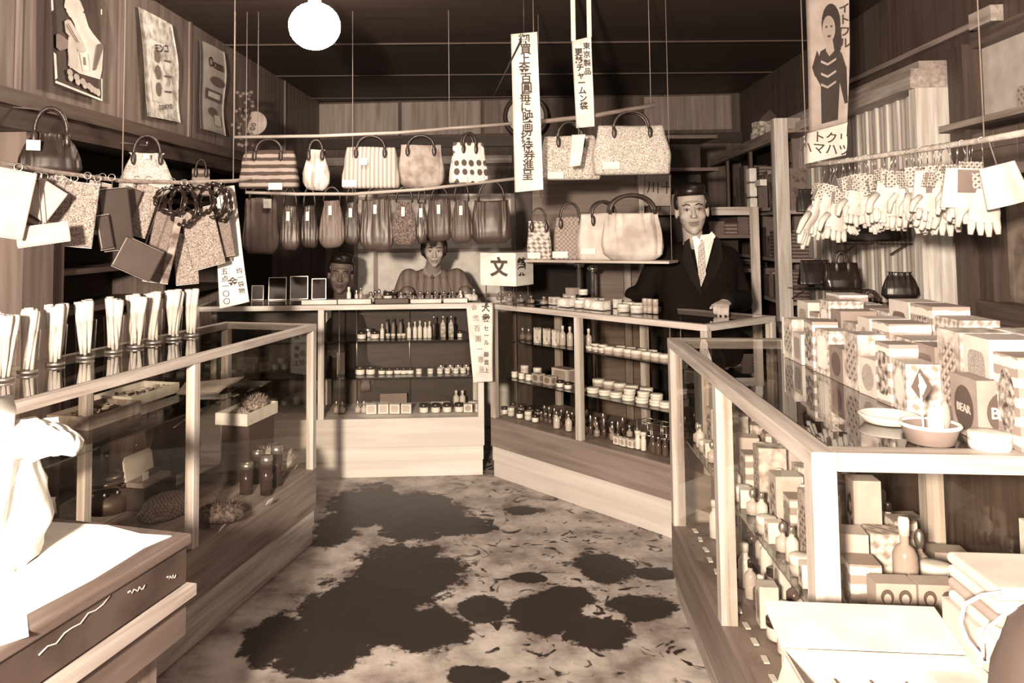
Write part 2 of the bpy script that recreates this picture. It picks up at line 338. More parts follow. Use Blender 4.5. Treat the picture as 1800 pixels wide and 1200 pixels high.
# ------------------------------------------------------------------ show cases
H0 = .955
def heading_loc(P, d): return math.atan2(d[1], d[0])
def case(name, label, P, rz, L, D, xs, shelves, gb=.325, rails=.028, pw=.034, base=(.165, .085), base_m=None, strip_m=None, frame_v=.5, rods=(), back=True):
    t = thing(name, label, 'display case', (P[0], P[1], 0), rz)
    fm, fz = wood(frame_v, 0), wood(frame_v, 2)
    base_m = base_m or PALE; strip_m = strip_m or PALE
    bevel(MB().box((0, 0, base[0]), (L, D, gb-.003)).build('base_panel', base_m, t), .002)
    MB().box((.006, .008, base[1]+.002), (L-.006, D-.01, base[0])).build('plinth_strip', strip_m, t)
    MB().box((.01, .014, 0), (L-.01, D-.014, base[1])).build('plinth', strip_m, t)
    zt = H0-rails
    bevel(MB().box((0, 0, zt), (L, pw, H0)).build('top_rail', fm, t), .002)
    MB().box((0, D-pw, zt), (L, D, H0)).build('top_rail', fm, t)
    MB().box((0, pw, zt), (pw, D-pw, H0)).build('top_rail', wood(frame_v, 1), t)
    MB().box((L-pw, pw, zt), (L, D-pw, H0)).build('top_rail', wood(frame_v, 1), t)
    for x in xs:
        bevel(MB().box((x, .001, gb-.003), (x+pw, pw, zt)).build('post', fz, t), .0015)
        MB().box((x, D-pw, gb-.003), (x+pw, D-.001, zt)).build('post', fz, t)
    MB().box((pw+.001, pw+.001, H0-.006), (L-pw-.001, D-pw-.001, H0)).build('glass_top', GLASS_TOP, t)
    MB().box((pw, .012, gb), (L-pw, .016, zt)).build('glass_pane', GLASS_PANE, t)
    for x in (.012, L-.016): MB().box((x, pw, gb), (x+.004, D-pw, zt)).build('glass_pane', GLASS_PANE, t)
    if back == 'board':
        MB().box((pw, D-.02, gb), (L-pw, D-.008, zt)).build('shade_board', wood(.035, 0), t)  # added dark board, stands for the shade behind the goods
    elif back:
        MB().box((pw, D-.02, gb), (L-pw, D-.014, zt)).build('glass_pane', GLASS_PANE, t)
    for (z, y0, y1, x0, x1) in shelves:
        o = MB().box((x0, y0, z-.006), (x1, y1, z)).build('shelf', glass('shelf_glass', .55, .8, .02, .05), t)
    for (x, y) in rods:
        MB().tube([(x, y, gb), (x, y, zt)], .004, 6).build('shelf_rod', mat(.5, .3, .9), t)
    return t
def loc(t, x, y, z):  # case-local -> world
    c, s = math.cos(t.rotation_euler.z), math.sin(t.rotation_euler.z)
    return Vector((t.location.x + x*c - y*s, t.location.y + x*s + y*c, z))
GREYW = wood(.20, 0, .5, .8, .3)
# A: left counter
aA = .265; PA = (-.62-2.2*math.sin(aA), 3.66-2.2*math.cos(aA))
A = case('display_case', 'long glass show case along the left side under the row of tumblers', PA, PI/2-aA, 2.2, .46, (0, 1.245, 2.166), [(.70, .20, .44, .04, 2.16)], gb=.325, base_m=wood(.28, 0, .6), strip_m=wood(.55, 0, .6), frame_v=.50, base=(.15, .072))
# B: middle counter, square to the camera
aB = .0486; PB = (.16-1.62*math.cos(aB), 4.62-1.62*math.sin(aB))
B = case('display_case', 'glass show case at the back, left of the corner with the paper banner', PB, aB, 1.62, .44, (0, .69, 1.586), [(.745, .06, .40, .04, 1.58), (.54, .06, .40, .04, 1.58)], base_m=wood(.62, 0, .5, .5, .15), strip_m=wood(.66, 0, .5, .5, .1), frame_v=.6, rods=((.80, .10), (.88, .38), (1.2, .39)), back='board')
# C: angled counter
dC = Vector((.621, -.784)); LC = 1.42
C = case('display_case', 'glass show case set at an angle in front of the man in the suit', (.195, 4.61), math.atan2(dC.y, dC.x), LC, .55, (0, .645, LC-.034), [(.742, .10, .45, .06, LC-.05), (.537, .05, .45, .05, LC-.05)], base_m=wood(.24, 0, .5, .6, .3), strip_m=wood(.60, 0, .5, .5, .12), frame_v=.5, rods=((.30, .42), (.98, .42), (1.08, .2)))
# R: right counter running toward the camera
aR = .096; PR = (.805, 3.105); LR = 1.60
R = case('display_case', 'large glass show case on the right with cartons on its top', PR, math.atan2(-math.cos(aR), -math.sin(aR)), LR, .60, (0, .76, LR-.05), [(.59, .05, .39, .05, LR-.05)], gb=.275, pw=.046, rails=.034, base_m=wood(.20, 0, .5, .6, .3), strip_m=wood(.36, 0), frame_v=.46, base=(.09, .045))
# ------------------------------------------------------------------ small goods: one mesh per kind, copied
MESH = {}
def cached(key, fn, mats):
    k = (key, tuple(id(m) for m in (mats if isinstance(mats, (list, tuple)) else [mats])))
    if k not in MESH: MESH[k] = fn().mesh(key, mats)
    return MESH[k]
def lath(prof, n=14): return lambda: MB().lathe(prof, n=n)
def stamp(name, parts, at, rz, label, cat, group=None, scale=1, rot=None):
    """parts: list of (part name, mesh). One part -> the thing is that mesh."""
    if len(parts) == 1:
        o = link(parts[0][1], name, None, at, rz, scale=scale, rot=rot); return tag(o, label, cat, group)
    t = thing(name, label, cat, at, rz, group, rot); t.scale = (scale,)*3 if isinstance(scale, (int, float)) else scale
    for pn, me in parts: link(me, pn, t)
    return t
LID_D = mat(.03, .3); LID_W = mat(.75, .4); OPAL = mat(.78, .25); METAL = mat(.6, .3, .9); TIN = mat(.42, .4, .6); CREAM = mat(.62, .5); MID = mat(.25, .5); DK = mat(.06, .4)
def P_jar(r, h, body=None, lid=None):
    b = h*.62
    return [('body', cached('body%.4f%.4f' % (r, h), lath([(r*.8, 0), (r*.97, .003), (r, b*.4), (r*.97, b-.002), (r*.85, b)]), body or OPAL)),
            ('lid', cached('lid%.4f%.4f' % (r, h), lath([(r*.99, b+.0003), (r*1.02, b+.002), (r*1.02, h-.003), (r*.9, h)]), lid or LID_D))]
def P_tin(r, h, body=None, lid=None):
    return [('body', cached('tin%.4f%.4f' % (r, h), lath([(r*.97, 0), (r*.97, h*.5)], 20), body or TIN)),
            ('lid', cached('tinlid%.4f%.4f' % (r, h), lath([(r, h*.5), (r, h-.002), (r*.93, h), (r*.3, h+.0005)], 20), lid or LID_W))]
def P_bottle(r, h, body=None, cap=None, neck=.35):
    s = h*.68
    return [('body', cached('btl%.4f%.4f%.2f' % (r, h, neck), lath([(r*.9, 0), (r, .003), (r, s*.85), (r*.75, s*.97), (r*neck, s+.004), (r*neck, h*.82)]), body or OPAL)),
            ('cap', cached('cap%.4f%.4f%.2f' % (r, h, neck), lath([(r*neck*1.25, h*.8), (r*neck*1.3, h*.97), (r*neck, h)]), cap or LID_D))]
def P_perfume(r, h, body=None):
    s = h*.5
    def bd(): mb = MB(); mb.lathe([(r*.7, 0), (r, .004), (r, s*.8), (r*.45, s), (r*.3, s+.003), (r*.3, s+.008)], n=8); return mb
    def st(): return MB().ell((0, 0, s+.008+(h-s-.008)*.5), (r*.55, r*.55, (h-s-.008)*.55), 10, 7)
    return [('body', cached('pf%.4f%.4f' % (r, h), bd, body or mat(.45, .12))), ('stopper', cached('pfs%.4f%.4f' % (r, h), st, METAL))]
def P_box(wd, dp, h, m=None, lm=None, shape='oval'):
    def bd(): return MB().box((-wd/2, -dp/2, 0), (wd/2, dp/2, h))
    parts = [('carton', cached('bx%.4f%.4f%.4f' % (wd, dp, h), bd, m or CREAM))]
    if lm:
        def lb():
            mb = MB()
            for (ox, oy, W_, ang) in ((0, -dp/2-.0004, wd, 0), (-wd/2-.0004, 0, dp, -PI/2), (wd/2+.0004, 0, dp, PI/2)):
                M = Matrix.Translation((ox, oy, h/2)) @ Matrix.Rotation(ang, 4, 'Z')
                k = 20; pts = []
                for i in range(k):
                    a = 2*PI*i/k; e = 1 if shape == 'oval' else .35
                    cx_, cz_ = math.cos(a), math.sin(a)
                    pts.append((W_*.34*math.copysign(abs(cx_)**e, cx_), h*.36*math.copysign(abs(cz_)**e, cz_)))
                mb.add([M @ Vector((x, 0, z)) for x, z in pts], [tuple(range(k))], False)
            return mb
        parts.append(('printed_label', cached('lb%.4f%.4f%.4f%s' % (wd, dp, h, shape), lb, lm)))
    return parts
def row(t, name, P, xs, y, z, lab, cat, grp, rz=0, jit=.004, front='left'):
    """a row of one kind inside case t (case-local x positions); labels count from the picture's left"""
    n = len(xs)
    for i, x in enumerate(xs):
        parts = P[i % len(P)] if isinstance(P[0], list) else P
        yy = y[i] if isinstance(y, (list, tuple)) else y
        stamp(name, parts, loc(t, x+random.uniform(-jit, jit), yy+random.uniform(-jit, jit), z+.0006), t.rotation_euler.z+rz+random.uniform(-.12, .12), '%s, %s %s' % (lab[0], nth(i, n), lab[1]), cat, grp)
def fr(a, b, n): return [a+(b-a)*i/(n-1) for i in range(n)]
def xs_px(t, pxs, y, Z=0.6):
    """case-local x of pixel columns seen on the plane y=const of case t"""
    c, s = math.cos(t.rotation_euler.z), math.sin(t.rotation_euler.z); out = []
    P0 = Vector((t.location.x - y*s, t.location.y + y*c))
    a = math.atan2(c, s)
    for p in pxs:
        q = onpl(p, 600, (P0.x, P0.y), a); out.append((q.x-P0.x)*c+(q.y-P0.y)*s)
    return out
# ---- B: three levels
S1, S2, S3 = 'on the upper shelf of the back case', 'on the lower shelf of the back case', 'on the floor of the back case'
row(B, 'cream_jar', P_jar(.026, .045), xs_px(B, (636, 660), .16), .16, .745, ('squat white jar', S1), 'jar', 'jars on the upper shelf, back case')
row(B, 'cream_jar', P_jar(.024, .05, lid=METAL), xs_px(B, (648,), .25), .25, .745, ('metal-lidded jar behind two squat jars', S1), 'jar', None)
row(B, 'bottle', P_bottle(.012, .085, OPAL, LID_W), xs_px(B, (672,), .16), .16, .745, ('slim white bottle beside the squat jars', S1), 'bottle', None)
row(B, 'bottle', P_bottle(.011, .10, MID), xs_px(B, (680, 692, 704), .3), .3, .745, ('slender brown bottle behind low tins', S1), 'bottle', 'slender brown bottles, back case')
row(B, 'tin', P_tin(.013, .03), xs_px(B, (683, 692, 701, 709), .14), .14, .745, ('low white tin', S1), 'tin', 'low white tins, back case upper shelf')
row(B, 'bottle', [P_bottle(.0125, .092+.004*i, OPAL, LID_W) for i in range(3)], xs_px(B, (720, 729, 738, 747, 755), .16), .16, .745, ('tall white bottle', S1), 'bottle', 'tall white bottles, back case upper shelf')
row(B, 'bottle', P_bottle(.013, .12, DK, METAL), xs_px(B, (762,), .22), .22, .745, ('dark bottle with round bright stopper', S1), 'bottle', None)
row(B, 'bottle', P_bottle(.016, .125, pattern('noise', .25, .7, 60), METAL), xs_px(B, (780, 794), .18), .18, .745, ('figured bottle with pale cap', S1), 'bottle', 'figured bottles, back case upper shelf')
row(B, 'compact', P_jar(.015, .04), xs_px(B, (808,), .16), .16, .745, ('small dark-lidded jar', S1), 'jar', None)
row(B, 'cream_jar', P_jar(.027, .05), xs_px(B, (632, 651), .16), .16, .54, ('large white jar', S2), 'jar', 'large white jars, back case lower shelf')
row(B, 'cream_jar', P_jar(.021, .036), xs_px(B, (670, 684, 698, 710, 722), .16), .16, .54, ('small white jar with dark lid', S2), 'jar', 'small white jars, back case lower shelf')
row(B, 'tin', P_tin(.017, .03, OPAL), xs_px(B, (737, 757, 772, 786, 800, 814), .15), .15, .54, ('low pale tin', S2), 'tin', 'pale tins, back case lower shelf')
row(B, 'cream_jar', P_jar(.02, .038, lid=METAL), xs_px(B, (776, 792, 806, 820), .22), .24, .54, ('metal-lidded jar in the second row', S2), 'jar', 'second row of jars, back case lower shelf')
row(B, 'carton', P_box(.045, .05, .125, mat(.30, .6)), xs_px(B, (599,), .2), .2, .54, ('upright brown carton, left of the jars', S2), 'box', None)
row(B, 'soap_carton', P_box(.058, .045, .052, PAPER, mat(.5, .7), 'rect'), xs_px(B, (652, 673, 694, 714), .12), .12, .327, ('square white soap carton', S3), 'box', 'white soap cartons, back case', jit=.001)
row(B, 'cream_jar', P_jar(.026, .05), xs_px(B, (745, 766, 786, 805), .12), .12, .327, ('white jar', S3), 'jar', 'white jars on the floor of the back case')
row(B, 'carton', P_box(.05, .04, .045, PAPER, mat(.4, .7)), xs_px(B, (822, 842), .12), .12, .327, ('small white carton at the right end', S3), 'box', 'small cartons, back case')
row(B, 'tin', P_tin(.03, .03, CREAM), xs_px(B, (765, 783, 830), .26), .26, .327, ('wide tin in the rear row', S3), 'tin', 'wide tins in the rear row, back case')
row(B, 'bottle', P_bottle(.018, .09, CREAM, LID_W), xs_px(B, (800, 812), .28), .28, .327, ('pale bottle standing in the rear row', S3), 'bottle', 'pale bottles, floor of back case')
row(B, 'perfume_bottle', P_perfume(.018, .07), xs_px(B, (590, 602, 628, 640), .14), .14, .327, ('cut glass bottle', S3), 'bottle', 'cut glass bottles, back case')
row(B, 'box', P_box(.16, .03, .07, mat(.22, .7)), xs_px(B, (690,), .33), .33, .327, ('long brown box behind the soap cartons', S3), 'box', None)
# ---- C: three levels
T1, T2, T3 = 'on the upper shelf of the angled case', 'on the lower shelf of the angled case', 'on the floor of the angled case'
row(C, 'perfume_bottle', P_perfume(.02, .07, mat(.18, .1)), xs_px(C, (918, 930), .2), .2, .742, ('dark glass bottle', T1), 'bottle', 'dark glass bottles, angled case')
row(C, 'carton', P_box(.03, .03, .085, pattern('noise', .3, .75, 50), mat(.75, .6), 'rect'), xs_px(C, (946, 960, 975), .16), .16, .742, ('patterned upright carton', T1), 'box', 'patterned cartons, angled case upper shelf')
row(C, 'bottle', P_bottle(.017, .105, mat(.5, .2), LID_W), xs_px(C, (990, 1003, 1022, 1034), .2), .2, .742, ('clear round bottle', T1), 'bottle', 'clear bottles, angled case')
row(C, 'compact', P_tin(.022, .028, TIN), xs_px(C, (1036, 1047, 1058), .14), .14, .742, ('flat metal compact', T1), 'compact', 'flat compacts, angled case')
row(C, 'compact', P_tin(.024, .014, TIN), xs_px(C, (1046, 1058), .14), .14, .7715, ('flat metal compact stacked on others', T1), 'compact', 'stacked compacts, angled case')
row(C, 'powder_box', P_tin(.03, .038, mat(.35, .5)), xs_px(C, (1072, 1087, 1104, 1119, 1136, 1152, 1168), .15), .15, .742, ('round powder box with white lid', T1), 'powder box', 'round powder boxes, angled case')
row(C, 'powder_box', P_tin(.024, .025, mat(.5, .5)), xs_px(C, (1092, 1110, 1128, 1146), .28), .28, .742, ('smaller round box in the rear row', T1), 'powder box', 'smaller round boxes, angled case')
row(C, 'cream_jar', P_jar(.018, .034, lid=LID_W), xs_px(C, (903, 917, 930), .12), .12, .537, ('small cream jar', T2), 'jar', 'small jars, angled case lower shelf')
row(C, 'cream_jar', P_tin(.024, .05, CREAM), xs_px(C, (922, 944), .24), .24, .537, ('taller round tin in the rear', T2), 'tin', 'taller tins, angled case lower shelf')
row(C, 'carton', P_box(.06, .045, .045, mat(.45, .6), mat(.2, .7)), xs_px(C, (945, 966), .13), .13, .537, ('printed flat carton', T2), 'box', 'flat printed cartons, angled case')
row(C, 'carton', P_box(.12, .07, .075, pattern('bands', .3, .6, 20, sz=1.5), mat(.3, .7), 'rect'), xs_px(C, (990,), .24), .24, .537, ('large patterned square carton behind the jars', T2), 'box', None)
row(C, 'cream_jar', P_jar(.02, .036), xs_px(C, (982, 997, 1022), .11), .11, .537, ('white jar with dark lid', T2), 'jar', 'dark-lidded jars, angled case')
row(C, 'powder_box', P_tin(.032, .026, OPAL), xs_px(C, (1040, 1060, 1080, 1104, 1128, 1150, 1168), .13), .13, .537, ('round white powder box', T2), 'powder box', 'front row of powder boxes, lower shelf')
row(C, 'powder_box', P_tin(.03, .026, CREAM), xs_px(C, (1104, 1128, 1150), .13), .135, .5645, ('round powder box stacked on another', T2), 'powder box', 'stacked powder boxes, lower shelf')
row(C, 'powder_box', P_tin(.034, .04, mat(.3, .5)), xs_px(C, (1052, 1070, 1088, 1110, 1134), .28), .28, .537, ('round box in the rear row', T2), 'powder box', 'rear powder boxes, lower shelf')
row(C, 'small_jar', [P_jar(.019, .04), P_tin(.02, .045, CREAM)], xs_px(C, (884, 898, 912, 926, 940), .1), .1, .327, ('small pale jar', T3), 'jar', 'small jars on the floor of the angled case')
row(C, 'glass_jar', P_jar(.02, .045, mat(.2, .1)), xs_px(C, (900, 915, 930, 944), .2), .2, .327, ('glass jar in the rear row', T3), 'jar', 'glass jars in the rear, angled case')
def P_bead():
    def f(): mb = MB(); mb.ell((0, 0, .012), (.012, .012, .012), 10, 7); return mb
    return [('stopper', cached('bead', f, LID_W))]
row(C, 'perfume_bottle', P_perfume(.014, .055, mat(.1, .15)), xs_px(C, (950, 958, 966, 975, 984), .13), .13, .327, ('dark scent bottle with white ball stopper', T3), 'bottle', 'scent bottles in front, angled case')
row(C, 'perfume_bottle', P_perfume(.014, .07, mat(.12, .15)), xs_px(C, (955, 964, 974, 984, 994, 1003), .2), .2, .327, ('scent bottle in the second row', T3), 'bottle', 'scent bottles in second row, angled case')
row(C, 'bottle', P_bottle(.018, .085, mat(.55, .2), METAL), xs_px(C, (976, 996), .09), .09, .327, ('clear bottle in front of the scent bottles', T3), 'bottle', 'clear bottles on the floor, angled case')
row(C, 'perfume_bottle', [P_perfume(.016, .075, mat(.3, .1)), P_perfume(.012, .10, mat(.08, .15))], xs_px(C, (1024, 1036, 1048, 1060, 1072, 1084), .12), .12, .327, ('scent bottle right of the middle post', T3), 'bottle', 'scent bottles right of the post')
row(C, 'perfume_bottle', [P_perfume(.015, .09, mat(.06, .15)), P_perfume(.017, .06, mat(.4, .1))], xs_px(C, (1030, 1044, 1058, 1074, 1092, 1104), .24), .24, .327, ('rear scent bottle past the middle post', T3), 'bottle', 'rear scent bottles right of the post')
row(C, 'carton', P_box(.032, .03, .036, PAPER, mat(.4, .7)), xs_px(C, (1086, 1098, 1110), .1), .09, .327, ('small white carton', T3), 'box', 'small cartons, angled case floor')
row(C, 'tube', P_bottle(.013, .085, OPAL, LID_W, .9), xs_px(C, (1119, 1129), .1), .09, .327, ('slim white cylinder', T3), 'tube', 'slim white cylinders, angled case')
t = thing('wire_rack', 'small wire display rack at the right end of the angled case floor', 'rack', loc(C, xs_px(C, (1150,), .16)[0], .16, .328), C.rotation_euler.z)
for (x0, x1) in ((-.09, -.01), (0, .08)):
    for z in (.06, .12): MB().tube([(x0, -.03, z), (x1, -.03, z), (x1, .05, z), (x0, .05, z)], .0022, 6, True).build('wire_frame', METAL, t)
    for x in (x0, x1):
        for y in (-.03, .05): MB().tube([(x, y, 0), (x, y, .12)], .0022, 6).build('wire_leg', METAL, t)
row(C, 'bottle', P_bottle(.014, .08, mat(.1, .15), METAL), xs_px(C, (1146, 1156, 1166), .1), .09, .327, ('dark bottle in front of the wire rack', T3), 'bottle', 'dark bottles by the rack')
# ---- tops of B and C
U = 'on top of the back counter'
kinds = [P_bottle(.013, .09, OPAL, LID_W, .5), P_bottle(.010, .07, CREAM, LID_W), P_bottle(.012, .085, mat(.4, .2), METAL), P_perfume(.022, .06, mat(.55, .2)), P_perfume(.018, .075, mat(.4, .2)), P_jar(.026, .06), P_perfume(.02, .06, mat(.6, .3))]
row(B, 'toiletry_bottle', kinds, xs_px(B, (613, 627, 634, 652, 668, 683, 705), .14), .12, .958, ('small pale bottle', U), 'bottle', 'mixed bottles on the left of the back counter')
row(B, 'perfume_bottle', P_perfume(.017, .055, mat(.25, .12)), xs_px(B, (722, 738, 752, 766, 780, 795), .2), .2, .958, ('scent bottle with bright stopper', U), 'bottle', 'scent bottles on the back counter')
row(B, 'perfume_bottle', P_perfume(.014, .04, mat(.6, .2)), xs_px(B, (712, 727, 744, 760, 776, 790, 806), .11), .10, .958, ('tiny bottle in front of the scent bottles', U), 'bottle', 'tiny front bottles on the back counter')
row(B, 'toiletry_bottle', [P_bottle(.013, .06, OPAL, LID_W), P_jar(.02, .04, OPAL, LID_W), P_perfume(.024, .075, mat(.6, .3))], xs_px(B, (811, 822, 834), .14), .14, .958, ('white bottle left of the lettered box', U), 'bottle', 'white bottles at the counter corner')
row(B, 'perfume_bottle', P_perfume(.02, .06, mat(.3, .12)), xs_px(B, (660, 676, 692), .24), .24, .958, ('wide bottle in the rear row', U), 'bottle', 'rear bottles on the back counter')
for i, (x0, x1, z1, m_) in enumerate(((530, 592, .012, PAPER), (594, 652, .014, PAPER), (660, 718, .014, wood(.10, 0)), (722, 776, .010, CREAM), (780, 822, .012, PAPER))):
    a_, b_ = xs_px(B, (x0, x1), .04); o = MB().box((0, 0, 0), (b_-a_, .055, z1+.012)).build('tray', m_, None, loc(B, a_, .035, .957), aB)
    tag(o, '%s flat tray along the front of the back counter, %s' % ('dark' if i == 2 else 'pale', nth(i, 5)), 'tray', 'trays on the back counter')
V_ = 'on top of the angled counter'
row(C, 'perfume_bottle', P_perfume(.022, .045, mat(.3, .12)), xs_px(C, (880, 895, 915, 935, 958), .16), .16, .958, ('low bottle with pointed bright stopper', V_), 'bottle', 'low bottles on the angled counter')
row(C, 'carton', P_box(.05, .04, .04, CREAM, mat(.4, .6)), xs_px(C, (975,), .2), .2, .958, ('small carton at the left of the tins', V_), 'box', None)
tins = [P_box(.085, .06, .045, mat(.6, .5), mat(.8, .6)), P_tin(.03, .04, mat(.5, .4)), P_box(.05, .05, .055, mat(.45, .5), mat(.8, .6))]
row(C, 'product_box', tins, xs_px(C, (997, 1020, 1040, 1056), .16), .16, .958, ('printed box or tin in the front row', V_), 'box', 'front boxes on the angled counter', jit=.001)
row(C, 'product_box', tins[::-1], xs_px(C, (1000, 1022, 1044), .26), .27, .958, ('printed box or tin in the second row', V_), 'box', 'second row of boxes on the angled counter', jit=.001)
row(C, 'product_box', [P_box(.06, .05, .035, mat(.35, .5)), P_tin(.026, .03, mat(.6, .4))], xs_px(C, (1006, 1024), .26), .27, 1.0145, ('small box stacked on the second row', V_), 'box', 'stacked boxes on the angled counter', jit=.001)
row(C, 'product_tin', P_tin(.032, .038, mat(.5, .4), CREAM), xs_px(C, (1096, 1120), .16), .16, .958, ('wide round tin', V_), 'tin', 'wide tins on the angled counter')
row(C, 'product_tin', P_tin(.032, .038, mat(.6, .4), CREAM), xs_px(C, (1104, 1122), .26), .27, .958, ('wide round tin in the rear', V_), 'tin', 'rear tins on the angled counter')
row(C, 'tumbler', [P_tin(.014, .07, mat(.4, .15), mat(.4, .15))], xs_px(C, (1135, 1144, 1153), .2), .2, .958, ('ribbed glass tumbler near the right end', V_), 'tumbler', 'ribbed glasses on the angled counter')
row(C, 'carton', P_box(.035, .03, .045, CREAM, mat(.7, .6)), xs_px(C, (1087,), .3), .3, .958, ('small square carton behind the wide tins', V_), 'box', None)
# stand mirrors
for i, (x0, x1, y1, y0) in enumerate(((442, 463, 502, 527), (472, 503, 488, 527), (510, 541, 486, 526), (548, 573, 490, 526))):
    q = atz((x0+x1)/2, y0, .957); wd = (x1-x0)/F*q.y; h = (y0-y1)/F*q.y*1.02
    t = thing('stand_mirror', 'small framed stand mirror on the back counter, %s of four' % nth(i, 4), 'mirror', q, aB+.25, 'stand mirrors on the back counter', rot=(-.2, 0, aB+.1))
    fm = MB(); k = .004
    for a_, b_ in (((-wd/2, 0, 0), (-wd/2+k, .006, h)), ((wd/2-k, 0, 0), (wd/2, .006, h)), ((-wd/2+k, 0, 0), (wd/2-k, .006, k)), ((-wd/2+k, 0, h-k), (wd/2-k, .006, h))): fm.box(a_, b_)
    fm.build('frame', METAL, t); MB().box((-wd/2+k, .002, k), (wd/2-k, .005, h-k)).build('mirror_glass', mat(.03, .08), t)
    o = MB().box((-wd*.2, .007, 0), (wd*.2, .03, h*.7)).build('easel', DK, t)
# ---- tumblers of rolled handkerchiefs on A
def tumbler_mesh():
    mb = MB(); mb.lathe([(.027, .0), (.0275, .006), (.034, .125)], n=22); return mb
def P_roll(k):
    def f():
        mb = MB(); r = .0098; h = .172
        mb.lathe([(r*.55, 0), (r*.8, h*.3), (r*1.1, h*.62), (r*1.45, h*.93), (r*1.3, h), (r*.7, h*.985), (r*.3, h*.93)], n=10)
        for i, v in enumerate(mb.v): v.x += .0012*math.sin(i*2.3+k); v.y += .0012*math.cos(i*1.7+k)
        return mb
    return cached('roll%d' % k, f, mat(.66, .8))
RING = cached('collar', lambda: MB().lathe([(.0265, .0), (.029, .0), (.029, .008), (.0265, .008)], n=20), METAL)
glasses = [(6, 668), (48, 655), (97, 641), (150, 629), (199, 619), (238, 610), (269, 603), (305, 596), (336, 590)]
for i, (x, y) in enumerate(glasses):
    q = atz(x, y, .957); sc_ = 1.0
    which = nth(i, len(glasses)) + ' glass'
    stamp('tumbler', [('glass', cached('tumbler', tumbler_mesh, GLASS_JAR)), ('foot_ring', RING)], q, 0, 'clear glass tumbler of rolled cloths on the left counter, the %s' % which, 'tumbler', 'tumblers on the left counter')
    for k in range(7):
        a = 2*PI*k/6+i; rr = 0 if k == 6 else 1
        o = link(P_roll(k % 3), 'rolled_handkerchief', None, q+Vector((rr*.0135*math.cos(a), rr*.0135*math.sin(a), .008+random.uniform(0, .012))), rot=(rr*-.085*math.sin(a), rr*.085*math.cos(a), random.uniform(0, 6)))
        tag(o, 'white rolled handkerchief standing in the %s on the left counter' % which, 'handkerchief', 'rolled handkerchiefs in the tumblers')
# ------------------------------------------------------------------ bags
LEATHER = mat(.035, .35, bump=.15, bscale=120)
def smooth(t): return t*t*(3-2*t)
def bag_body(w, h, d, style, seed=0, folds=.06):
    rnd = random.Random(seed); ph = [rnd.uniform(0, 6.28) for _ in range(6)]; kf = rnd.choice([5, 6, 7, 8])
    prof = {'boston': [(0, .96, .9), (.06, 1, 1), (.35, 1.0, .95), (.7, .93, .7), (.92, .86, .40), (1, .84, .26)],
            'tote': [(0, .98, .95), (.05, 1, 1), (.5, .93, .62), (.93, .84, .14), (1, .83, .10)],
            'pouch': [(0, .52, .45), (.06, .80, .8), (.2, 1.0, 1.0), (.42, .98, .95), (.7, .78, .6), (.88, .60, .35), (.94, .55, .3), (1, .66, .34)],
            'sack': [(0, .66, .5), (.12, .95, .9), (.3, 1.0, 1.0), (.6, .92, .8), (.88, .86, .45), (1, .84, .3)],
            'flat': [(0, .9, .9), (.5, .95, .8), (.95, .9, .5), (1, .88, .4)]}[style]
    ex = {'boston': 4.5, 'tote': 5, 'pouch': 2.6, 'sack': 3, 'flat': 5}[style]
    NU, NV = 56, 22
    def itp(t):
        for a, b in zip(prof, prof[1:]):
            if t <= b[0]:
                k = (t-a[0])/(b[0]-a[0]); return a[1]+(b[1]-a[1])*k, a[2]+(b[2]-a[2])*k
        return prof[-1][1:]
    def fn(u, v):
        W_, D_ = itp(v); a = 2*PI*u; c, s = math.cos(a), math.sin(a)
        x = math.copysign(abs(c)**(2/ex), c)*W_*w/2; y = math.copysign(abs(s)**(2/ex), s)*D_*d/2
        fa = folds*d*(.25+.75*v if style in ('pouch', 'sack') else .35)
        f = fa*(math.sin(kf*2.2*x/w*PI+ph[0]+v*1.2)*.6+math.sin(kf*3.7*x/w*PI+ph[1]-v*2)*.4)*(1 if s < 0 else -1)*min(1, abs(s)*2)
        sag = .02*h*math.sin(3*x/w+ph[2])*(1-v) if style in ('pouch', 'sack') else 0
        return Vector((x*(1+.02*math.sin(9*v+ph[3])), y+f, v*h+sag+(.012*h*math.sin(2*PI*x/w+ph[4]) if v > .8 else 0)))
    mb = MB(); mb.grid(fn, NU, NV, True, True)
    top = [fn(i/NU, 1) for i in range(NU)]; bot = [fn(i/NU, 0) for i in range(NU)]
    mb.add(top, [tuple(range(NU))], True); mb.add(bot, [tuple(range(NU))[::-1]], True)
    return mb
def arc(w, h, y, z0, n=14, lean=0):
    return [Vector((-w/2*math.cos(PI*i/n), y+lean*math.sin(PI*i/n), z0+h*math.sin(PI*i/n)**.8)) for i in range(n+1)]
SH = 'on the hanging shelf behind the angled counter'; SHA, SHB = atY(922, 462, 4.25), atY(1176, 462, 3.9); SHA.z = SHB.z = (SHA.z+SHB.z)/2
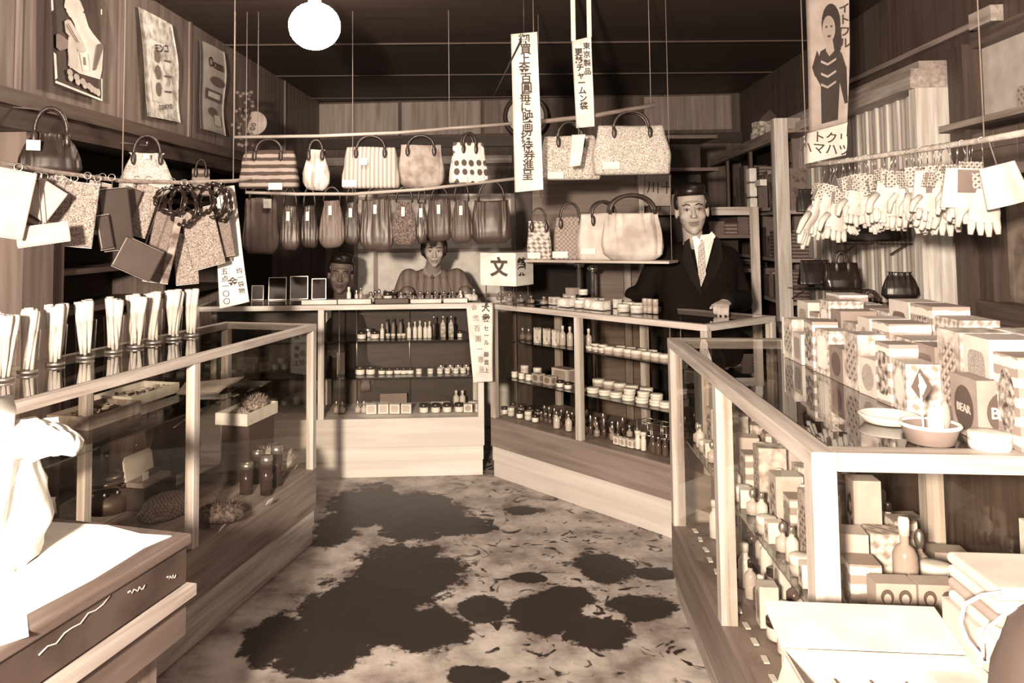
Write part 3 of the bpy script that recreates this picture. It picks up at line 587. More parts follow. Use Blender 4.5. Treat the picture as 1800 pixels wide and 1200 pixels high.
def bag(label, box, Y, m, style='boston', d=.10, rz=0, hh=None, hw=.5, hm=None, tagp=None, name='handbag', cat='handbag', grp=None, hr=.0075, dx=0, front=None, tagcol=None, tabs=True, seed=None, folds=.06, drop=.0):
    """box = (x0,x1,ytop,ybottom) in the photo at distance Y; hh = handle rise in metres"""
    x0, x1, y0, y1 = box; w_ = (x1-x0)/F*Y; h = (y1-y0)/F*Y
    q = atY((x0+x1)/2+dx, y1, Y+d*.3)
    if SH in label: k_ = (q.x-SHA.x)/(SHB.x-SHA.x); q = Vector((q.x, SHA.y+(SHB.y-SHA.y)*k_+.10, SHA.z+.0125))
    t = thing(name, label, cat, q, rz, grp)
    mats_ = [m] if not front else [m, front]
    body = bag_body(w_, h, d, style, seed if seed is not None else int(x0*7+y0), folds)
    body.build('body', m, t, weld=True)
    if hh:
        for sgn in (-1, 1):
            z0 = h*(.98 if not tabs else .90); pts = arc(w_*hw, hh+(h-z0), sgn*d*.16, z0, lean=sgn*.004)
            hd = MB().tube(pts, hr, 8).build('handle', hm or LEATHER, t)
            if tabs:
                for sx_ in (-1, 1): MB().ell((sx_*w_*hw/2, sgn*(d*.36+.004) if style != 'tote' else sgn*(d*.12+.008), h*.84), (.012, .006, .028), 8, 6).build('handle_tab', hm or LEATHER, hd)
    if tagp:
        for (px, py, tw, th) in (tagp if isinstance(tagp, list) else [tagp]):
            c = atY(px, py, Y)-q; yy = -d*.5-.016
            M = Matrix.Rotation(-rz, 4, 'Z'); c = M @ Vector((c.x, 0, c.z))
            tp = MB().box((c.x-tw/F*Y/2, yy, c.z-th/F*Y/2), (c.x+tw/F*Y/2, yy+.0015, c.z+th/F*Y/2)).build('price_tag', PAPER, t)
    return t
UP = 'hanging under the upper rod'
bag('banded dark carpet bag with house motif, leftmost %s' % UP, (422, 525, 264, 332), 4.3, pattern('bands', .07, .33, 5, sz=1.6), 'boston', .13, 0, .06, .45, tagp=(487, 328, 24, 12))
bag('narrow pale streaked pouch bag seen side-on %s' % UP, (532, 580, 262, 335), 4.3, pattern('noise', .35, .72, 40, sz=.2), 'pouch', .09, 0, .05, .5)
bag('striped pale oatmeal bag with dark handles %s' % UP, (602, 703, 258, 331), 4.3, pattern('stripe', .33, .55, 14, sz=.1), 'boston', .12, 0, .06, .5, tagp=[(616, 323, 26, 12), (640, 285, 14, 12)])
bag('soft brown gathered bag with wide arched handle %s' % UP, (698, 783, 254, 330), 4.35, pattern('noise', .24, .40, 18), 'sack', .11, 0, .05, .55)
bag('white tote with big dark oval dots and grey side, hanging under the rod', (790, 858, 250, 322), 4.3, pattern('dots', .10, .72, 24, sz=.8), 'tote', .11, .35, .05, .35, tagp=(806, 317, 12, 9))
bag('floral cloth bag partly behind the white card, under the bamboo rod', (950, 1055, 238, 316), 4.05, pattern('floral', .24, .62, 26), 'boston', .12, 0, .07, .42, tagp=(975, 309, 28, 12))
bag('large floral carpet bag at the right end of the upper rod', (1042, 1178, 220, 307), 3.95, pattern('floral', .22, .68, 32), 'boston', .15, -.08, .07, .46, tagp=(1074, 292, 30, 13), seed=3)
LO = 'hanging from the lower rod'
low = [((426, 490, 348, 447), 4.3, mat(.13, .5), 'sack', .06, 'grey-brown leather sack with a pale tag at the far left, %s'), ((492, 528, 362, 438), 4.45, mat(.05, .4), 'pouch', .05, 'narrow dark sack right of the grey-brown one, %s'),
       ((528, 560, 362, 436), 4.5, mat(.035, .4), 'pouch', .05, 'nearly black sack with long white tag, %s'), ((560, 607, 352, 434), 4.35, mat(.12, .5), 'pouch', .055, 'light brown gathered sack with white tag, %s'),
       ((604, 634, 356, 430), 4.5, mat(.035, .45), 'pouch', .05, 'dark slim sack with bright tag, %s'), ((632, 692, 350, 442), 4.3, mat(.06, .4), 'sack', .06, 'wide dark glossy sack in the middle, %s'),
       ((688, 734, 354, 430), 4.35, pattern('floral', .05, .20, 24), 'pouch', .055, 'patterned brown gathered pouch, %s'), ((732, 752, 356, 428), 4.5, mat(.04, .35), 'pouch', .04, 'slim black pouch beside the patterned one, %s'),
       ((750, 796, 350, 424), 4.35, mat(.055, .45), 'sack', .06, 'dark cloth sack over the woman, %s'), ((792, 832, 352, 428), 4.4, mat(.06, .5), 'pouch', .05, 'brown pouch with strap loop right of the woman, %s'),
       ((828, 901, 352, 428), 4.2, mat(.05, .4), 'sack', .07, 'brown gathered bag with large round handle at the right end, %s')]
for i, (bx_, Y, m_, st, d, lab) in enumerate(low):
    Y = 4.31
    big = bx_[0] == 828
    bag(lab % LO, bx_, Y, m_, st, d, 0, (bx_[2]-(333 if bx_[0] < 760 else 322))/F*Y+.012, .62, hr=.006 if big else .0045, tabs=False, tagp=None if big else [((bx_[0]+bx_[1])/2-(2 if i else -14), bx_[2]+ (10 if i == 0 else 18), 14 if i == 0 else 6, 16)], folds=.16, name='leather_sack', grp=None)
SH = 'on the hanging shelf behind the angled counter'
bag('small bag printed with dancing figures %s' % SH, (925, 968, 386, 452), 4.32, pattern('magic', .16, .60, 22, sz=1.3), 'tote', .09, 0, .07, .6, hr=.004, tagp=(936, 448, 22, 10))
bag('woven brown bag with tall thin handles %s' % SH, (968, 1024, 378, 450), 4.34, pattern('weave', .20, .34, 90), 'boston', .09, 0, .075, .6, hr=.005, tagp=(977, 446, 26, 11))
bag('pale smooth bag with dark leather tab %s' % SH, (1012, 1105, 370, 451), 4.15, mat(.52, .6, bump=.1), 'boston', .11, .1, .06, .46, tagp=(1026, 441, 26, 10))
bag('large pale gathered bag, big round handle, %s' % SH, (1060, 1172, 374, 458), 3.98, pattern('noise', .40, .60, 10), 'sack', .14, 0, .09, .72, hr=.010, tabs=False, folds=.16)
LWl = 'on the left lintel above the purses'
E1 = bag('dark leather gathered bag hanging by a metal ring %s' % LWl, (35, 140, 232, 312), 2.95, mat(.028, .5), 'pouch', .10, .5, .09, .5, tagp=(50, 258, 22, 18), folds=.16)
E2 = bag('pale floral gathered bag hanging from a hook %s' % LWl, (212, 302, 268, 345), 3.75, pattern('floral', .30, .70, 30), 'pouch', .10, .4, .08, .5, folds=.14, seed=5, tagp=(252, 276, 10, 9))
bag('dim patterned pouch bag behind the left rod beyond the floral bag', (335, 370, 296, 345), 4.5, pattern('bands', .10, .3, 8), 'tote', .06, .4, .05, .5, hr=.004)
for e_, h_ in ((E1, .25), (E2, .24)):
    q_ = e_.location; M_ = Matrix.Rotation(-e_.rotation_euler.z, 4, 'Z'); s_ = (q_.y-LP[1])/math.cos(LA); w0 = wallpt(LP, LA, s_, -.045, q_.z+h_+.02)-q_
    MB().tube([M_ @ Vector(w0), M_ @ (Vector(w0)*.5+Vector((0, 0, (q_.z+h_-q_.z)*.5))), Vector((0, 0, h_)), Vector((0, -.01, h_+.015))], .0035, 6).build('wall_hook', METAL, e_)
# black handbags on the pale panelled bay
BY = 'in front of the pale panelled bay'
bag('flat black clutch bag %s, highest on the left' % BY, (1401, 1449, 332, 372), 4.0, BLACK, 'tote', .05, -.2, None)
bag('black boston bag on the upper glass bracket %s' % BY, (1490, 1578, 384, 424), 3.75, mat(.035, .4), 'boston', .10, -.2, .04, .3)
bag('glossy black bag left on the middle bracket %s' % BY, (1405, 1462, 457, 500), 3.95, BLACK, 'tote', .08, -.2, None)
bag('black handbag with upright handles, middle bracket %s' % BY, (1448, 1511, 462, 508), 3.75, mat(.02, .2), 'boston', .09, -.2, .05, .3)
bag('black curved clutch on the right bracket %s' % BY, (1553, 1614, 478, 527), 3.45, BLACK, 'pouch', .06, -.3, None)
bag('black rounded bag standing low behind the cartons %s' % BY, (1504, 1560, 524, 576), 3.55, mat(.015, .3), 'pouch', .07, -.2, .03, .4)
bag('black angular bag low behind the cartons, left of the rounded one', (1490, 1520, 530, 572), 3.75, BLACK, 'flat', .06, .3, None)
for i, (x0, x1, y, Y) in enumerate(((1488, 1592, 427, 3.75), (1400, 1516, 506, 3.85), (1548, 1620, 529, 3.45))):
    a_, b_ = atY(x0, y, Y), atY(x1, y, Y); z = a_.z
    t = thing('glass_bracket_shelf', 'small glass bracket shelf holding black bags, %s of three' % ('highest', 'middle', 'rightmost')[i], 'shelf', (a_.x, Y-.06, z-.008))
    MB().box((0, 0, 0), (b_.x-a_.x, .16, .006)).build('board', glass('shelf_glass', .55, .8, .02, .05), t)
    for xx in (.02, b_.x-a_.x-.02): MB().bar((xx, .16, -.05), (xx, .02, -.001), .006, .006).build('bracket', DK, t)
# ---- rods
def rodthing(name, label, pts, r, m, cords):
    t = thing(name, label, 'rod', pts[0]); p0 = Vector(pts[0])
    MB().tube([Vector(p)-p0 for p in pts], r, 8).build('rod', m, t)
    for c in cords: MB().tube([Vector(c)-p0, Vector((c[0], c[1], CEIL-.022))-p0], .0022, 5).build('cord', CORD, t)
    return t
ROD1 = [atY(x, y, Y) for x, y, Y in ((-60, 278, 2.15), (0, 286, 2.3), (100, 303, 2.55), (215, 318, 2.8), (320, 321, 3.0), (410, 318, 3.2), (442, 315, 3.26))]
rodthing('hanging_rod', 'long sagging rod carrying rings of purses over the left counter', ROD1, .0075, wood(.30, 0), (ROD1[5], ROD1[3]))
r2 = [atY(x, y, 4.3) for x, y in ((412, 241), (560, 239), (700, 233), (900, 217))]
rodthing('hanging_rod', 'upper pale rod with cloth bags, left of the long banner', r2, .009, wood(.42, 0), (r2[0], atY(453, 241, 4.3), atY(790, 226, 4.3)))
r3 = [atY(x, y, 4.3) for x, y in ((432, 338), (520, 341), (620, 341), (740, 333), (905, 314))]
rodthing('hanging_rod', 'lower pale rod with leather sacks, left of the long banner', r3, .009, wood(.42, 0), (r3[0], r3[2]))
r4 = [atY(x, y, Y) for x, y, Y in ((940, 215, 4.05), (1040, 204, 4.0), (1152, 184, 3.95))]
rodthing('bamboo_pole', 'brown bamboo pole with floral bags, right of the long banner', r4, .012, wood(.20, 0), (r4[0], atY(1144, 185, 3.95)))
a_, b_ = SHA, SHB
t = thing('hanging_shelf', 'narrow shelf behind the angled counter holding pale bags', 'shelf', (a_.x, a_.y, a_.z), math.atan2(b_.y-a_.y, b_.x-a_.x))
Ls = (b_-a_).xy.length; MB().box((0, 0, 0), (Ls, .2, .012)).build('board', wood(.40, 0), t)
for xx in (.02, Ls-.03):
    MB().tube([(xx, .19, .012), (xx, .19, CEIL-.02-a_.z)], .002, 5).build('cord', CORD, t)
# ---- purses hung by rings from rod 1
PF = [pattern('floral', .10, .42, 34), pattern('noise', .12, .38, 26), mat(.44, .7), mat(.035, .35), mat(.06, .4), pattern('bands', .10, .32, 14), pattern('floral', .07, .30, 45)]
purses = [(18, 358, 55, 118, 10, 2, 'large white'), (48, 362, 58, 62, 30, 5, 'grey zigzag'), (76, 352, 46, 60, 34, 2, 'white folded'), (104, 352, 62, 78, 32, 0, 'pale floral folded'), (76, 412, 74, 34, -8, 2, 'white lace-edged'),
          (58, 392, 30, 36, 5, 2, 'small white'), (145, 378, 38, 112, 6, 0, 'slim pale floral'), (168, 362, 34, 84, 12, 1, 'pale speckled'), (204, 385, 44, 108, -7, 3, 'dark plain leather'), (224, 362, 26, 66, 20, 4, 'dark brown folded'),
          (184, 408, 20, 60, -10, 3, 'narrow black'), (246, 368, 40, 92, 16, 0, 'pale floral'), (242, 455, 62, 56, 26, 4, 'brown square leather'), (284, 432, 36, 128, 10, 6, 'long grey floral'), (301, 440, 12, 116, 12, 1, 'thin pale-edged'),
          (327, 455, 34, 88, -4, 0, 'pale crumpled'), (356, 418, 50, 104, -14, 0, 'large pale floral'), (384, 415, 24, 94, -14, 1, 'striped cloth'), (396, 408, 18, 84, -10, 6, 'narrow floral')]
for i, (x, y, pw_, ph_, ang, k, nm) in enumerate(purses):
    Y = 2.32+.88*x/410 + (.04 if i % 2 else -.02) - (.05 if nm in ('brown square leather', 'white lace-edged') else 0)
    q = atY(x, y, Y); w_, h = pw_/F*Y, ph_/F*Y
    t = thing('purse', '%s purse hanging from the left rod, %s along it' % (nm, nth(i, len(purses))), 'purse', q, .35, 'purses hanging from the left rod', rot=(0, math.radians(ang), .55))
    b_ = MB().box((-w_/2*1.15, -.010, -h/2), (w_/2*1.15, .010, h/2)).build('cover', PF[k], t); bevel(b_, .005, 3)
    MB().box((-w_/2*1.12, -.004, -h/2-.0015), (w_/2*1.12, .004, h/2+.0015)).build('clasp_rim', METAL if k in (3, 4) else mat(.75, .5), t)
    top = (Matrix.Rotation(math.radians(-ang), 4, 'Y') @ Vector((0, 0, 1)))
    zt = min(.25, max(.012, (atY(x, 300+.05*x, Y).z-q.z-h/2)))
    ln = MB().tube([(0, 0, h/2), (-.3*zt*math.sin(math.radians(ang)), 0, h/2+zt*.95)], .0016, 5).build('cord', DK, t)
    MB().tube([(.011*math.cos(a)-.3*zt*math.sin(math.radians(ang)), 0, h/2+zt*.95+.011*math.sin(a)) for a in [2*PI*j/12 for j in range(12)]], .0015, 5, True).build('ring', METAL, ln)
# braided black handles among the purses
for i, (x, y, rx, ry, Y) in enumerate(((300, 352, 26, 22, 2.92), (322, 362, 22, 34, 2.96), (350, 352, 26, 24, 3.02), (374, 352, 22, 30, 3.08), (392, 360, 14, 28, 3.12))):
    q = atY(x, y, Y); a_, b_ = rx/F*Y, ry/F*Y
    pts = [Vector((a_*math.cos(t_), .01*math.sin(5*t_), b_*math.sin(t_))) for t_ in [2*PI*j/40 for j in range(40)]]
    rr_ = [.0075+.003*math.sin(j*2.1) for j in range(40)]
    o = MB().tube(pts, rr_, 7, True).build('braided_strap', mat(.02, .3), None, q, .4); tag(o, 'black braided strap looped over the purses, %s of five' % nth(i, 5), 'strap', 'black braided straps')
# dried flower spray on the left wall corner
t = thing('dried_flower_spray', 'dark dried flower spray with paper fan near the left wall corner', 'ornament', atY(428, 225, 4.9))
rn = random.Random(4)
st_ = MB()
for k in range(26):
    a = rn.uniform(0, 6.28); st_.tube([(0, 0, -.1), (.03*math.cos(a), .02*math.sin(a), .02), (.07*math.cos(a), .04*math.sin(a), rn.uniform(.05, .2))], .003, 5)
st_.build('stems', mat(.06, .7), t); lf = MB()
for k in range(40):
    a = rn.uniform(0, 6.28); r_ = rn.uniform(.02, .08); lf.ell((r_*math.cos(a), r_*math.sin(a)*.6, rn.uniform(-.12, .22)), (.016, .008, .012), 6, 4)
lf.build('leaves', mat(.16, .7), t); MB().lathe([(.075, 0), (.07, .004), (0, .006)], n=20, M=Matrix.Translation((.07, 0, .03)) @ Matrix.Rotation(PI/2, 4, 'X')).build('paper_fan', mat(.30, .7), t)
# ------------------------------------------------------------------ banners, posters, signs
def sheet(name, label, cat, corners, m, curl=.006, thick=.0012, grp=None, nu=10, nv=18, seed=0, part=None, frame=None):
    """hanging paper from four world corners tl,tr,br,bl, softly rippled, with real thickness; origin at its centre"""
    tl, tr, br, bl = [Vector(c) for c in corners]; c0 = (tl+tr+br+bl)/4
    nrm = (tr-tl).cross(bl-tl).normalized()
    def P(u, v, off=0):
        p = tl.lerp(tr, u).lerp(bl.lerp(br, u), v)-c0
        return p + nrm*(curl*math.sin(2.2*PI*v+seed)*(.5+u)+curl*.7*math.sin(PI*u*1.3+seed)+off)
    mb = MB(); mb.grid(lambda u, v: P(u, v), nu, nv)
    k = nu*nv; mb.grid(lambda u, v: P(u, v, thick), nu, nv)
    edge = [i for i in range(nu)] + [nu*j+nu-1 for j in range(1, nv)] + [nu*(nv-1)+i for i in range(nu-2, -1, -1)] + [nu*j for j in range(nv-2, 0, -1)]
    E_ = len(edge)
    for a in range(E_): mb.f.append([edge[a], edge[(a+1) % E_], edge[(a+1) % E_]+k, edge[a]+k]); mb.mi.append(0); mb.sm.append(False)
    return mb.build(name, m, None, c0), P, nrm, c0
def flatink(parent, P, nrm, polys, m, name, off=-.0025, label=None):
    """polys in sheet coordinates (u right, v down 0..1) laid on the sheet"""
    mb = MB()
    for poly in polys:
        mb.add([P(u, v, off) for u, v in poly], [tuple(range(len(poly)))], False)
    # subdivide lightly not needed: shapes are small against the ripple
    return mb.build(name, m, parent, label=label)
def on_sheet(parent, P, txt, u, v, size, m, vertical=True, bold=.01, line=1.0, name='lettering', off=-.003):
    """place flat text on a sheet around (u,v), facing the front"""
    me = text_mesh('\n'.join(txt) if vertical else txt, size, bold, line); me.materials.append(m)
    X = (P(min(u+.05, 1), v)-P(max(u-.05, 0), v)).normalized(); Z = (P(u, max(v-.2, 0))-P(u, min(v+.2, 1))).normalized(); Yn = Z.cross(X).normalized(); X = Yn.cross(Z)
    o = link(me, name, parent); c = P(u, v)-Yn*abs(off+.003)
    o.matrix_local = Matrix(((X.x, Z.x, -Yn.x, 0), (X.y, Z.y, -Yn.y, 0), (X.z, Z.z, -Yn.z, 0), (0, 0, 0, 1))).copy()
    o.location = P(u, v, off) ; return o
SUMI = mat(.05, .8)
o, P, n_, c0 = sheet('paper_banner', '', '', [atY(898, 60, 3.75), atY(944, 56, 3.75), atY(955, 333, 3.8), atY(905, 338, 3.8)], PAPER, .002)
tag(o, 'long white hanging paper banner with a column of brushed characters', 'banner')
txt = '御買上金百圓毎に映画招待券進呈'; NN = len(txt)
for i, ch in enumerate(txt):
    on_sheet(o, P, ch, .5+.04*math.sin(i*1.7), .046+.0612*i, .054, SUMI, False, .018, off=-.004)
MB().tube([Vector((0, 0, 0)), Vector((0, 0, CEIL-.022-atY(921, 58, 3.75).z))], .0018, 5).build('cord', DK, o).location = atY(921, 58, 3.75)-c0
o, P, n_, c0 = sheet('paper_banner', '', '', [atY(1005, 72, 3.9), atY(1039, 64, 3.9), atY(1045, 222, 3.92), atY(1013, 225, 3.92)], PAPER, .002)
tag(o, 'shorter white paper banner in two columns, hung from two paper strips', 'banner')
for i, ch in enumerate('東京製品'): on_sheet(o, P, ch, .74, .10+.095*i, .036, SUMI, False, .02, off=-.004)
for i, ch in enumerate('更紗チャームン袋'): on_sheet(o, P, ch, .32+.02*i, .15+.088*i, .040, SUMI, False, .03, off=-.004)
for (x, y) in ((1008, 72), (1036, 65)):
    q = atY(x, y, 3.9); s_ = MB().box((-.011, -.001, 0), (.011, .001, CEIL-.022-q.z)).build('paper_strip', PAPER, o, q-c0)
o, P, n_, c0 = sheet('blank_card', '', '', [atY(1005, 237, 3.82), atY(1029, 236, 3.82), atY(1020, 291, 3.82), atY(1000, 293, 3.82)], PAPER, .001)
tag(o, 'blank white card hanging over the floral bags', 'card'); MB().tube([atY(1017, 238, 3.82)-c0, atY(1017, 206, 4.02)-c0], .0012, 5).build('string', CORD, o)
q1, q2 = loc(B, 1.62, -.012, .965), loc(C, .02, -.012, .965)
o, P, n_, c0 = sheet('paper_banner', '', '', [atY(819, 532, 4.50), atY(866, 532, 4.46), atY(866, 670, 4.44), atY(832, 672, 4.50)], PAPER, .002)
tag(o, 'white paper notice hanging down over the corner where the two back counters meet', 'banner')
for i, ch in enumerate('大衆セール'): on_sheet(o, P, ch, .74, (.07, .20, .33, .42, .51)[i], (.048 if i < 2 else .032), SUMI, False, .02 if i < 2 else .01, off=-.004)
for i, ch in enumerate('御買上'): on_sheet(o, P, ch, .72, .66+.10*i, .030, SUMI, False, .01, off=-.004)
for i, ch in enumerate('金弐百圓一進呈'): on_sheet(o, P, ch, .30+.03*i, .07+.13*i, .036, FADED, False, .02, off=-.004)
# price notice hanging from rod 1 end
o, P, n_, c0 = sheet('price_notice', '', '', [atY(376, 328, 3.3), atY(412, 326, 3.3), atY(438, 530, 3.22), atY(386, 542, 3.18)], mat(.72, .8), .004)
tag(o, 'long white price notice hanging behind the purses at the end of the left rod', 'notice'); MB().tube([atY(393, 328, 3.3)-c0, atY(396, 318, 3.17)-c0], .0015, 5).build('string', CORD, o)
for i, ch in enumerate('五点一〇〇'): on_sheet(o, P, ch, .25, .72+.06*i, .028, SUMI, False, .01, off=-.004)
on_sheet(o, P, '金', .52, .82, .04, SUMI, False, .02, off=-.004)
for i, ch in enumerate('均一袋物'): on_sheet(o, P, ch, .80, .74+.055*i, .025, SUMI, False, .01, off=-.004)
# ---- posters on the left wall (real sheets pinned at the top, standing off the wall)
LN = Vector((math.cos(LA), -math.sin(LA), 0))
def lwq(x, y, off=.03): return onpl(x, y, (LP[0]+LN.x*off, LP[1]+LN.y*off), LA)
o, P, n_, c0 = sheet('poster', '', '', [lwq(87, -70, .04), lwq(177, -52, .03), lwq(181, 178, .05), lwq(96, 150, .06)], mat(.06, .6), .006, seed=1)
tag(o, 'dark poster of a lady in profile holding her hand up, left wall', 'poster')
def arcpts(cx, cy, rx, ry, a0=0, a1=360, n=18): return [(cx+rx*math.cos(math.radians(a0+(a1-a0)*i/n)), cy+ry*math.sin(math.radians(a0+(a1-a0)*i/n))) for i in range(n+(0 if a1-a0 == 360 else 1))]
SK = mat(.62, .7); SK2 = mat(.40, .7)
def zc(*pts): return [((60+X/4.5-91)/88, (Y/4.5+66)/236) for X, Y in pts]
flatink(o, P, n_, [zc((250, -120), (238, -40), (240, 10), (226, 78), (242, 92), (238, 108), (248, 122), (258, 150), (300, 160), (345, 130), (385, 40), (380, -100), (320, -150))], SK, 'figure_face', -.006)
flatink(o, P, n_, [zc((262, 140), (290, 200), (300, 240), (250, 330), (245, 560), (330, 600), (500, 600), (512, 520), (512, 330), (430, 250), (395, 200), (372, 90))], SK, 'figure_shoulders', -.0065)
flatink(o, P, n_, [zc((345, -150), (400, -100), (408, 60), (372, 70), (350, 0), (300, -60), (255, -90), (290, -150))], mat(.05, .7), 'figure_hair', -.008)
flatink(o, P, n_, [zc((216, 200), (240, 178), (262, 182), (300, 250), (362, 396), (352, 420), (318, 424), (262, 330), (220, 290)), zc((240, 320), (300, 330), (312, 560), (255, 580), (236, 440))], mat(.50, .7), 'figure_hand', -.0090)
flatink(o, P, n_, [zc((222, 230), (228, 226), (300, 350), (294, 354)), zc((236, 214), (241, 212), (315, 350), (309, 352)), zc((455, 330), (490, 310), (510, 330), (450, 540), (430, 545))], mat(.16, .7), 'figure_shading_lines', -.0100)
flatink(o, P, n_, [zc((322, 430), (378, 424), (400, 560), (350, 574))], mat(.66, .6), 'bottle_picture', -.0105)
flatink(o, P, n_, [zc((344, 462), (362, 458), (372, 520), (350, 526))], mat(.2, .6), 'bottle_label_picture', -.0115)
flatink(o, P, n_, [zc((152, 330), (180, 318), (240, 352), (240, 420), (180, 460), (152, 440))], mat(.20, .7), 'compact_picture', -.0085)
flatink(o, P, n_, [arcpts(*zc((250+50*i, 618+22*i))[0], .055, .026) for i in range(5)], mat(.42, .7), 'flower_row', -.0125)
flatink(o, P, n_, [[(.0, .28), (.04, .28), (.08, .93), (.03, .95)], [(.04, .955), (.96, .985), (.97, 1.0), (.03, .975)], [(.955, .3), (.985, .3), (1, 1), (.97, 1)]], PAPER, 'pale_border', -.003)
flatink(o, P, n_, [arcpts(.30+.14*i, .90+.012*i, .05, .028) for i in range(5)], mat(.5, .7), 'flower_row', -.011)
o, P, n_, c0 = sheet('poster', '', '', [lwq(246, 12, .03), lwq(305, 44, .04), lwq(319, 216, .03), lwq(262, 204, .05)], pattern('noise', .38, .78, 22), .006, seed=2)
tag(o, 'pale flowered poster with three oblong bottles and katakana heading, left wall', 'poster')
flatink(o, P, n_, [[(.16, .26), (.76, .26), (.76, .84), (.16, .84)]], mat(.74, .7), 'white_panel', -.004)
flatink(o, P, n_, [arcpts(.33, y, .075, .068) for y in (.40, .56, .72)]+[[(.5, y-.005), (.72, y-.02), (.72, y), (.5, y+.012)] for y in (.42, .57, .72)], mat(.18, .7), 'oblong_bottles', -.007)
on_sheet(o, P, 'モンコ', .46, .32, .05, SUMI, False, .02, off=-.008); on_sheet(o, P, 'ＴＯＫＹＯ', .5, .88, .035, SUMI, False, .01, off=-.006)
o, P, n_, c0 = sheet('poster', '', '', [lwq(352, 70, .03), lwq(396, 92, .04), lwq(397, 239, .04), lwq(353, 226, .05)], mat(.46, .7), .007, seed=3)
tag(o, 'grey poster headed Ocean with fish and bottle pictures, left wall', 'poster')
on_sheet(o, P, 'Ocean', .50, .22, .085, SUMI, False, .012, off=-.008)
flatink(o, P, n_, [arcpts(.58, .41, .30, .055), [(.14, .52), (.80, .52), (.80, .64), (.14, .64)], arcpts(.42, .77, .18, .05)], mat(.14, .7), 'pictures', -.009)
flatink(o, P, n_, [[(.22, .55), (.72, .55), (.72, .61), (.22, .61)], [(.45, .80), (.72, .80), (.72, .92), (.45, .92)]], mat(.62, .7), 'pale_pictures', -.011)
# ---- right poster of a woman in a jumper, with lower paper strip
o, P, n_, c0 = sheet('poster', '', '', [atY(1416, -60, 3.2), atY(1494, -62, 3.2), atY(1490, 214, 3.2), atY(1423, 232, 3.2)], mat(.36, .75), .004, seed=.5)
tag(o, 'tall hanging poster of a dark-haired woman in a striped jumper, right side', 'poster')
flatink(o, P, n_, [[(.20, .62), (.30, .53), (.55, .50), (.80, .56), (.92, .66), (.98, .88), (.90, .88), (.76, .74), (.74, .97), (.32, .97), (.30, .74), (.14, .66)], [(.09, .62), (.22, .52), (.30, .58), (.16, .68)]], mat(.03, .7), 'figure_jumper', -.004)
flatink(o, P, n_, [arcpts(.56, .37, .22, .13), arcpts(.70, .47, .10, .10)], mat(.025, .7), 'figure_hair', -.005)
flatink(o, P, n_, [arcpts(.50, .40, .15, .085), [(.44, .46), (.58, .46), (.62, .54), (.50, .57), (.42, .53)]], mat(.30, .7), 'figure_face', -.007)
flatink(o, P, n_, [arcpts(.44, .385, .025, .008), arcpts(.56, .385, .025, .008), arcpts(.50, .445, .045, .008)], mat(.07, .7), 'figure_features', -.009)
flatink(o, P, n_, [[(.30, .585+d_), (.46, .61+d_), (.66, .585+d_), (.66, .60+d_), (.46, .625+d_), (.30, .60+d_)] for d_ in (0, .075, .14)], mat(.33, .7), 'jumper_stripes', -.007)
for i, ch in enumerate('イトワル'): on_sheet(o, P, ch, .87, .28+.075*i, .045, SUMI, False, .02, off=-.005)
MB().tube([Vector((0, 0, 0)), Vector((0, 0, .05))], .002, 5).build('cord', DK, o).location = atY(1455, -62, 3.2)-c0
o, P, n_, c0 = sheet('paper_sign', '', '', [atY(1419, 234, 3.22), atY(1490, 214, 3.22), atY(1487, 272, 3.22), atY(1416, 288, 3.22)], mat(.60, .8), .003)
tag(o, 'pale paper sign with two lines of katakana below the woman poster', 'sign')
on_sheet(o, P, 'アトクリ', .46, .32, .05, SUMI, False, .01, off=-.004); on_sheet(o, P, 'ハマハツ', .46, .68, .05, SUMI, False, .01, off=-.004)
# ---- lettered box sign on the counter corner
q = loc(C, .10, .30, .9585); d_ = .0
wd = 88/F*4.4; h0 = atY(890, 501, 4.4).z; h1 = atY(890, 450, 4.4).z
t = thing('lettered_box', 'white box sign with big brushed characters above the counter corner', 'box sign', Vector((atY(896, 500, 4.4).x, 4.42, h0)), -.58)
bevel(MB().box((-.125, -.10, 0), (.095, .10, h1-h0+.02)).build('box', PAPER, t), .003)
letter('文', .105, t, -.005, -.104, (h1-h0)*.60, mat(.07, .8), .035, name='lettering')
letter('榮', .10, t, .0975, -.04, (h1-h0)*.60, mat(.03, .8), .03, rot=(PI/2, 0, PI/2))
for (x, y) in ((-.10, -.08), (.07, -.08), (.07, .08), (-.10, .08)): MB().tube([(x, y, 0), (x, y, .962-h0)], .003, 6).build('stand_leg', DK, t)
# paper calendar on the rear wall right
o, P, n_, c0 = sheet('wall_calendar', '', '', [atY(1131, 306, 5.40), atY(1180, 306, 5.40), atY(1178, 362, 5.40), atY(1131, 362, 5.40)], mat(.36, .8), .002)
tag(o, 'small pale wall notice with dark scrawl behind the big gathered bag', 'notice')
on_sheet(o, P, '川十', .6, .45, .09, SUMI, False, .0, off=-.004)
# clock behind the banner
q = atY(924, 205, 7.0); t = thing('wall_clock', 'round wall clock half hidden behind the long banner', 'clock', q, -.05)
RX = Matrix.Rotation(PI/2, 4, 'X'); R_ = 40/F*7.0
MB().lathe([(R_, -.05), (R_, .03), (R_*.9, .045), (R_*.84, .02)], n=36, M=RX).build('case', wood(.05, 0), t)
MB().lathe([(0, .028), (R_*.80, .028), (R_*.80, .022), (0, .022)][::-1], n=36, M=RX).build('dial', PAPER, t)
MB().bar((0, -.034, 0), (.0, -.034, R_*.55), .01, .004, (0, 1, 0)).build('hand', DK, t); MB().bar((0, -.038, 0), (R_*.4, -.038, .04), .01, .004, (0, 1, 0)).build('hand', DK, t)
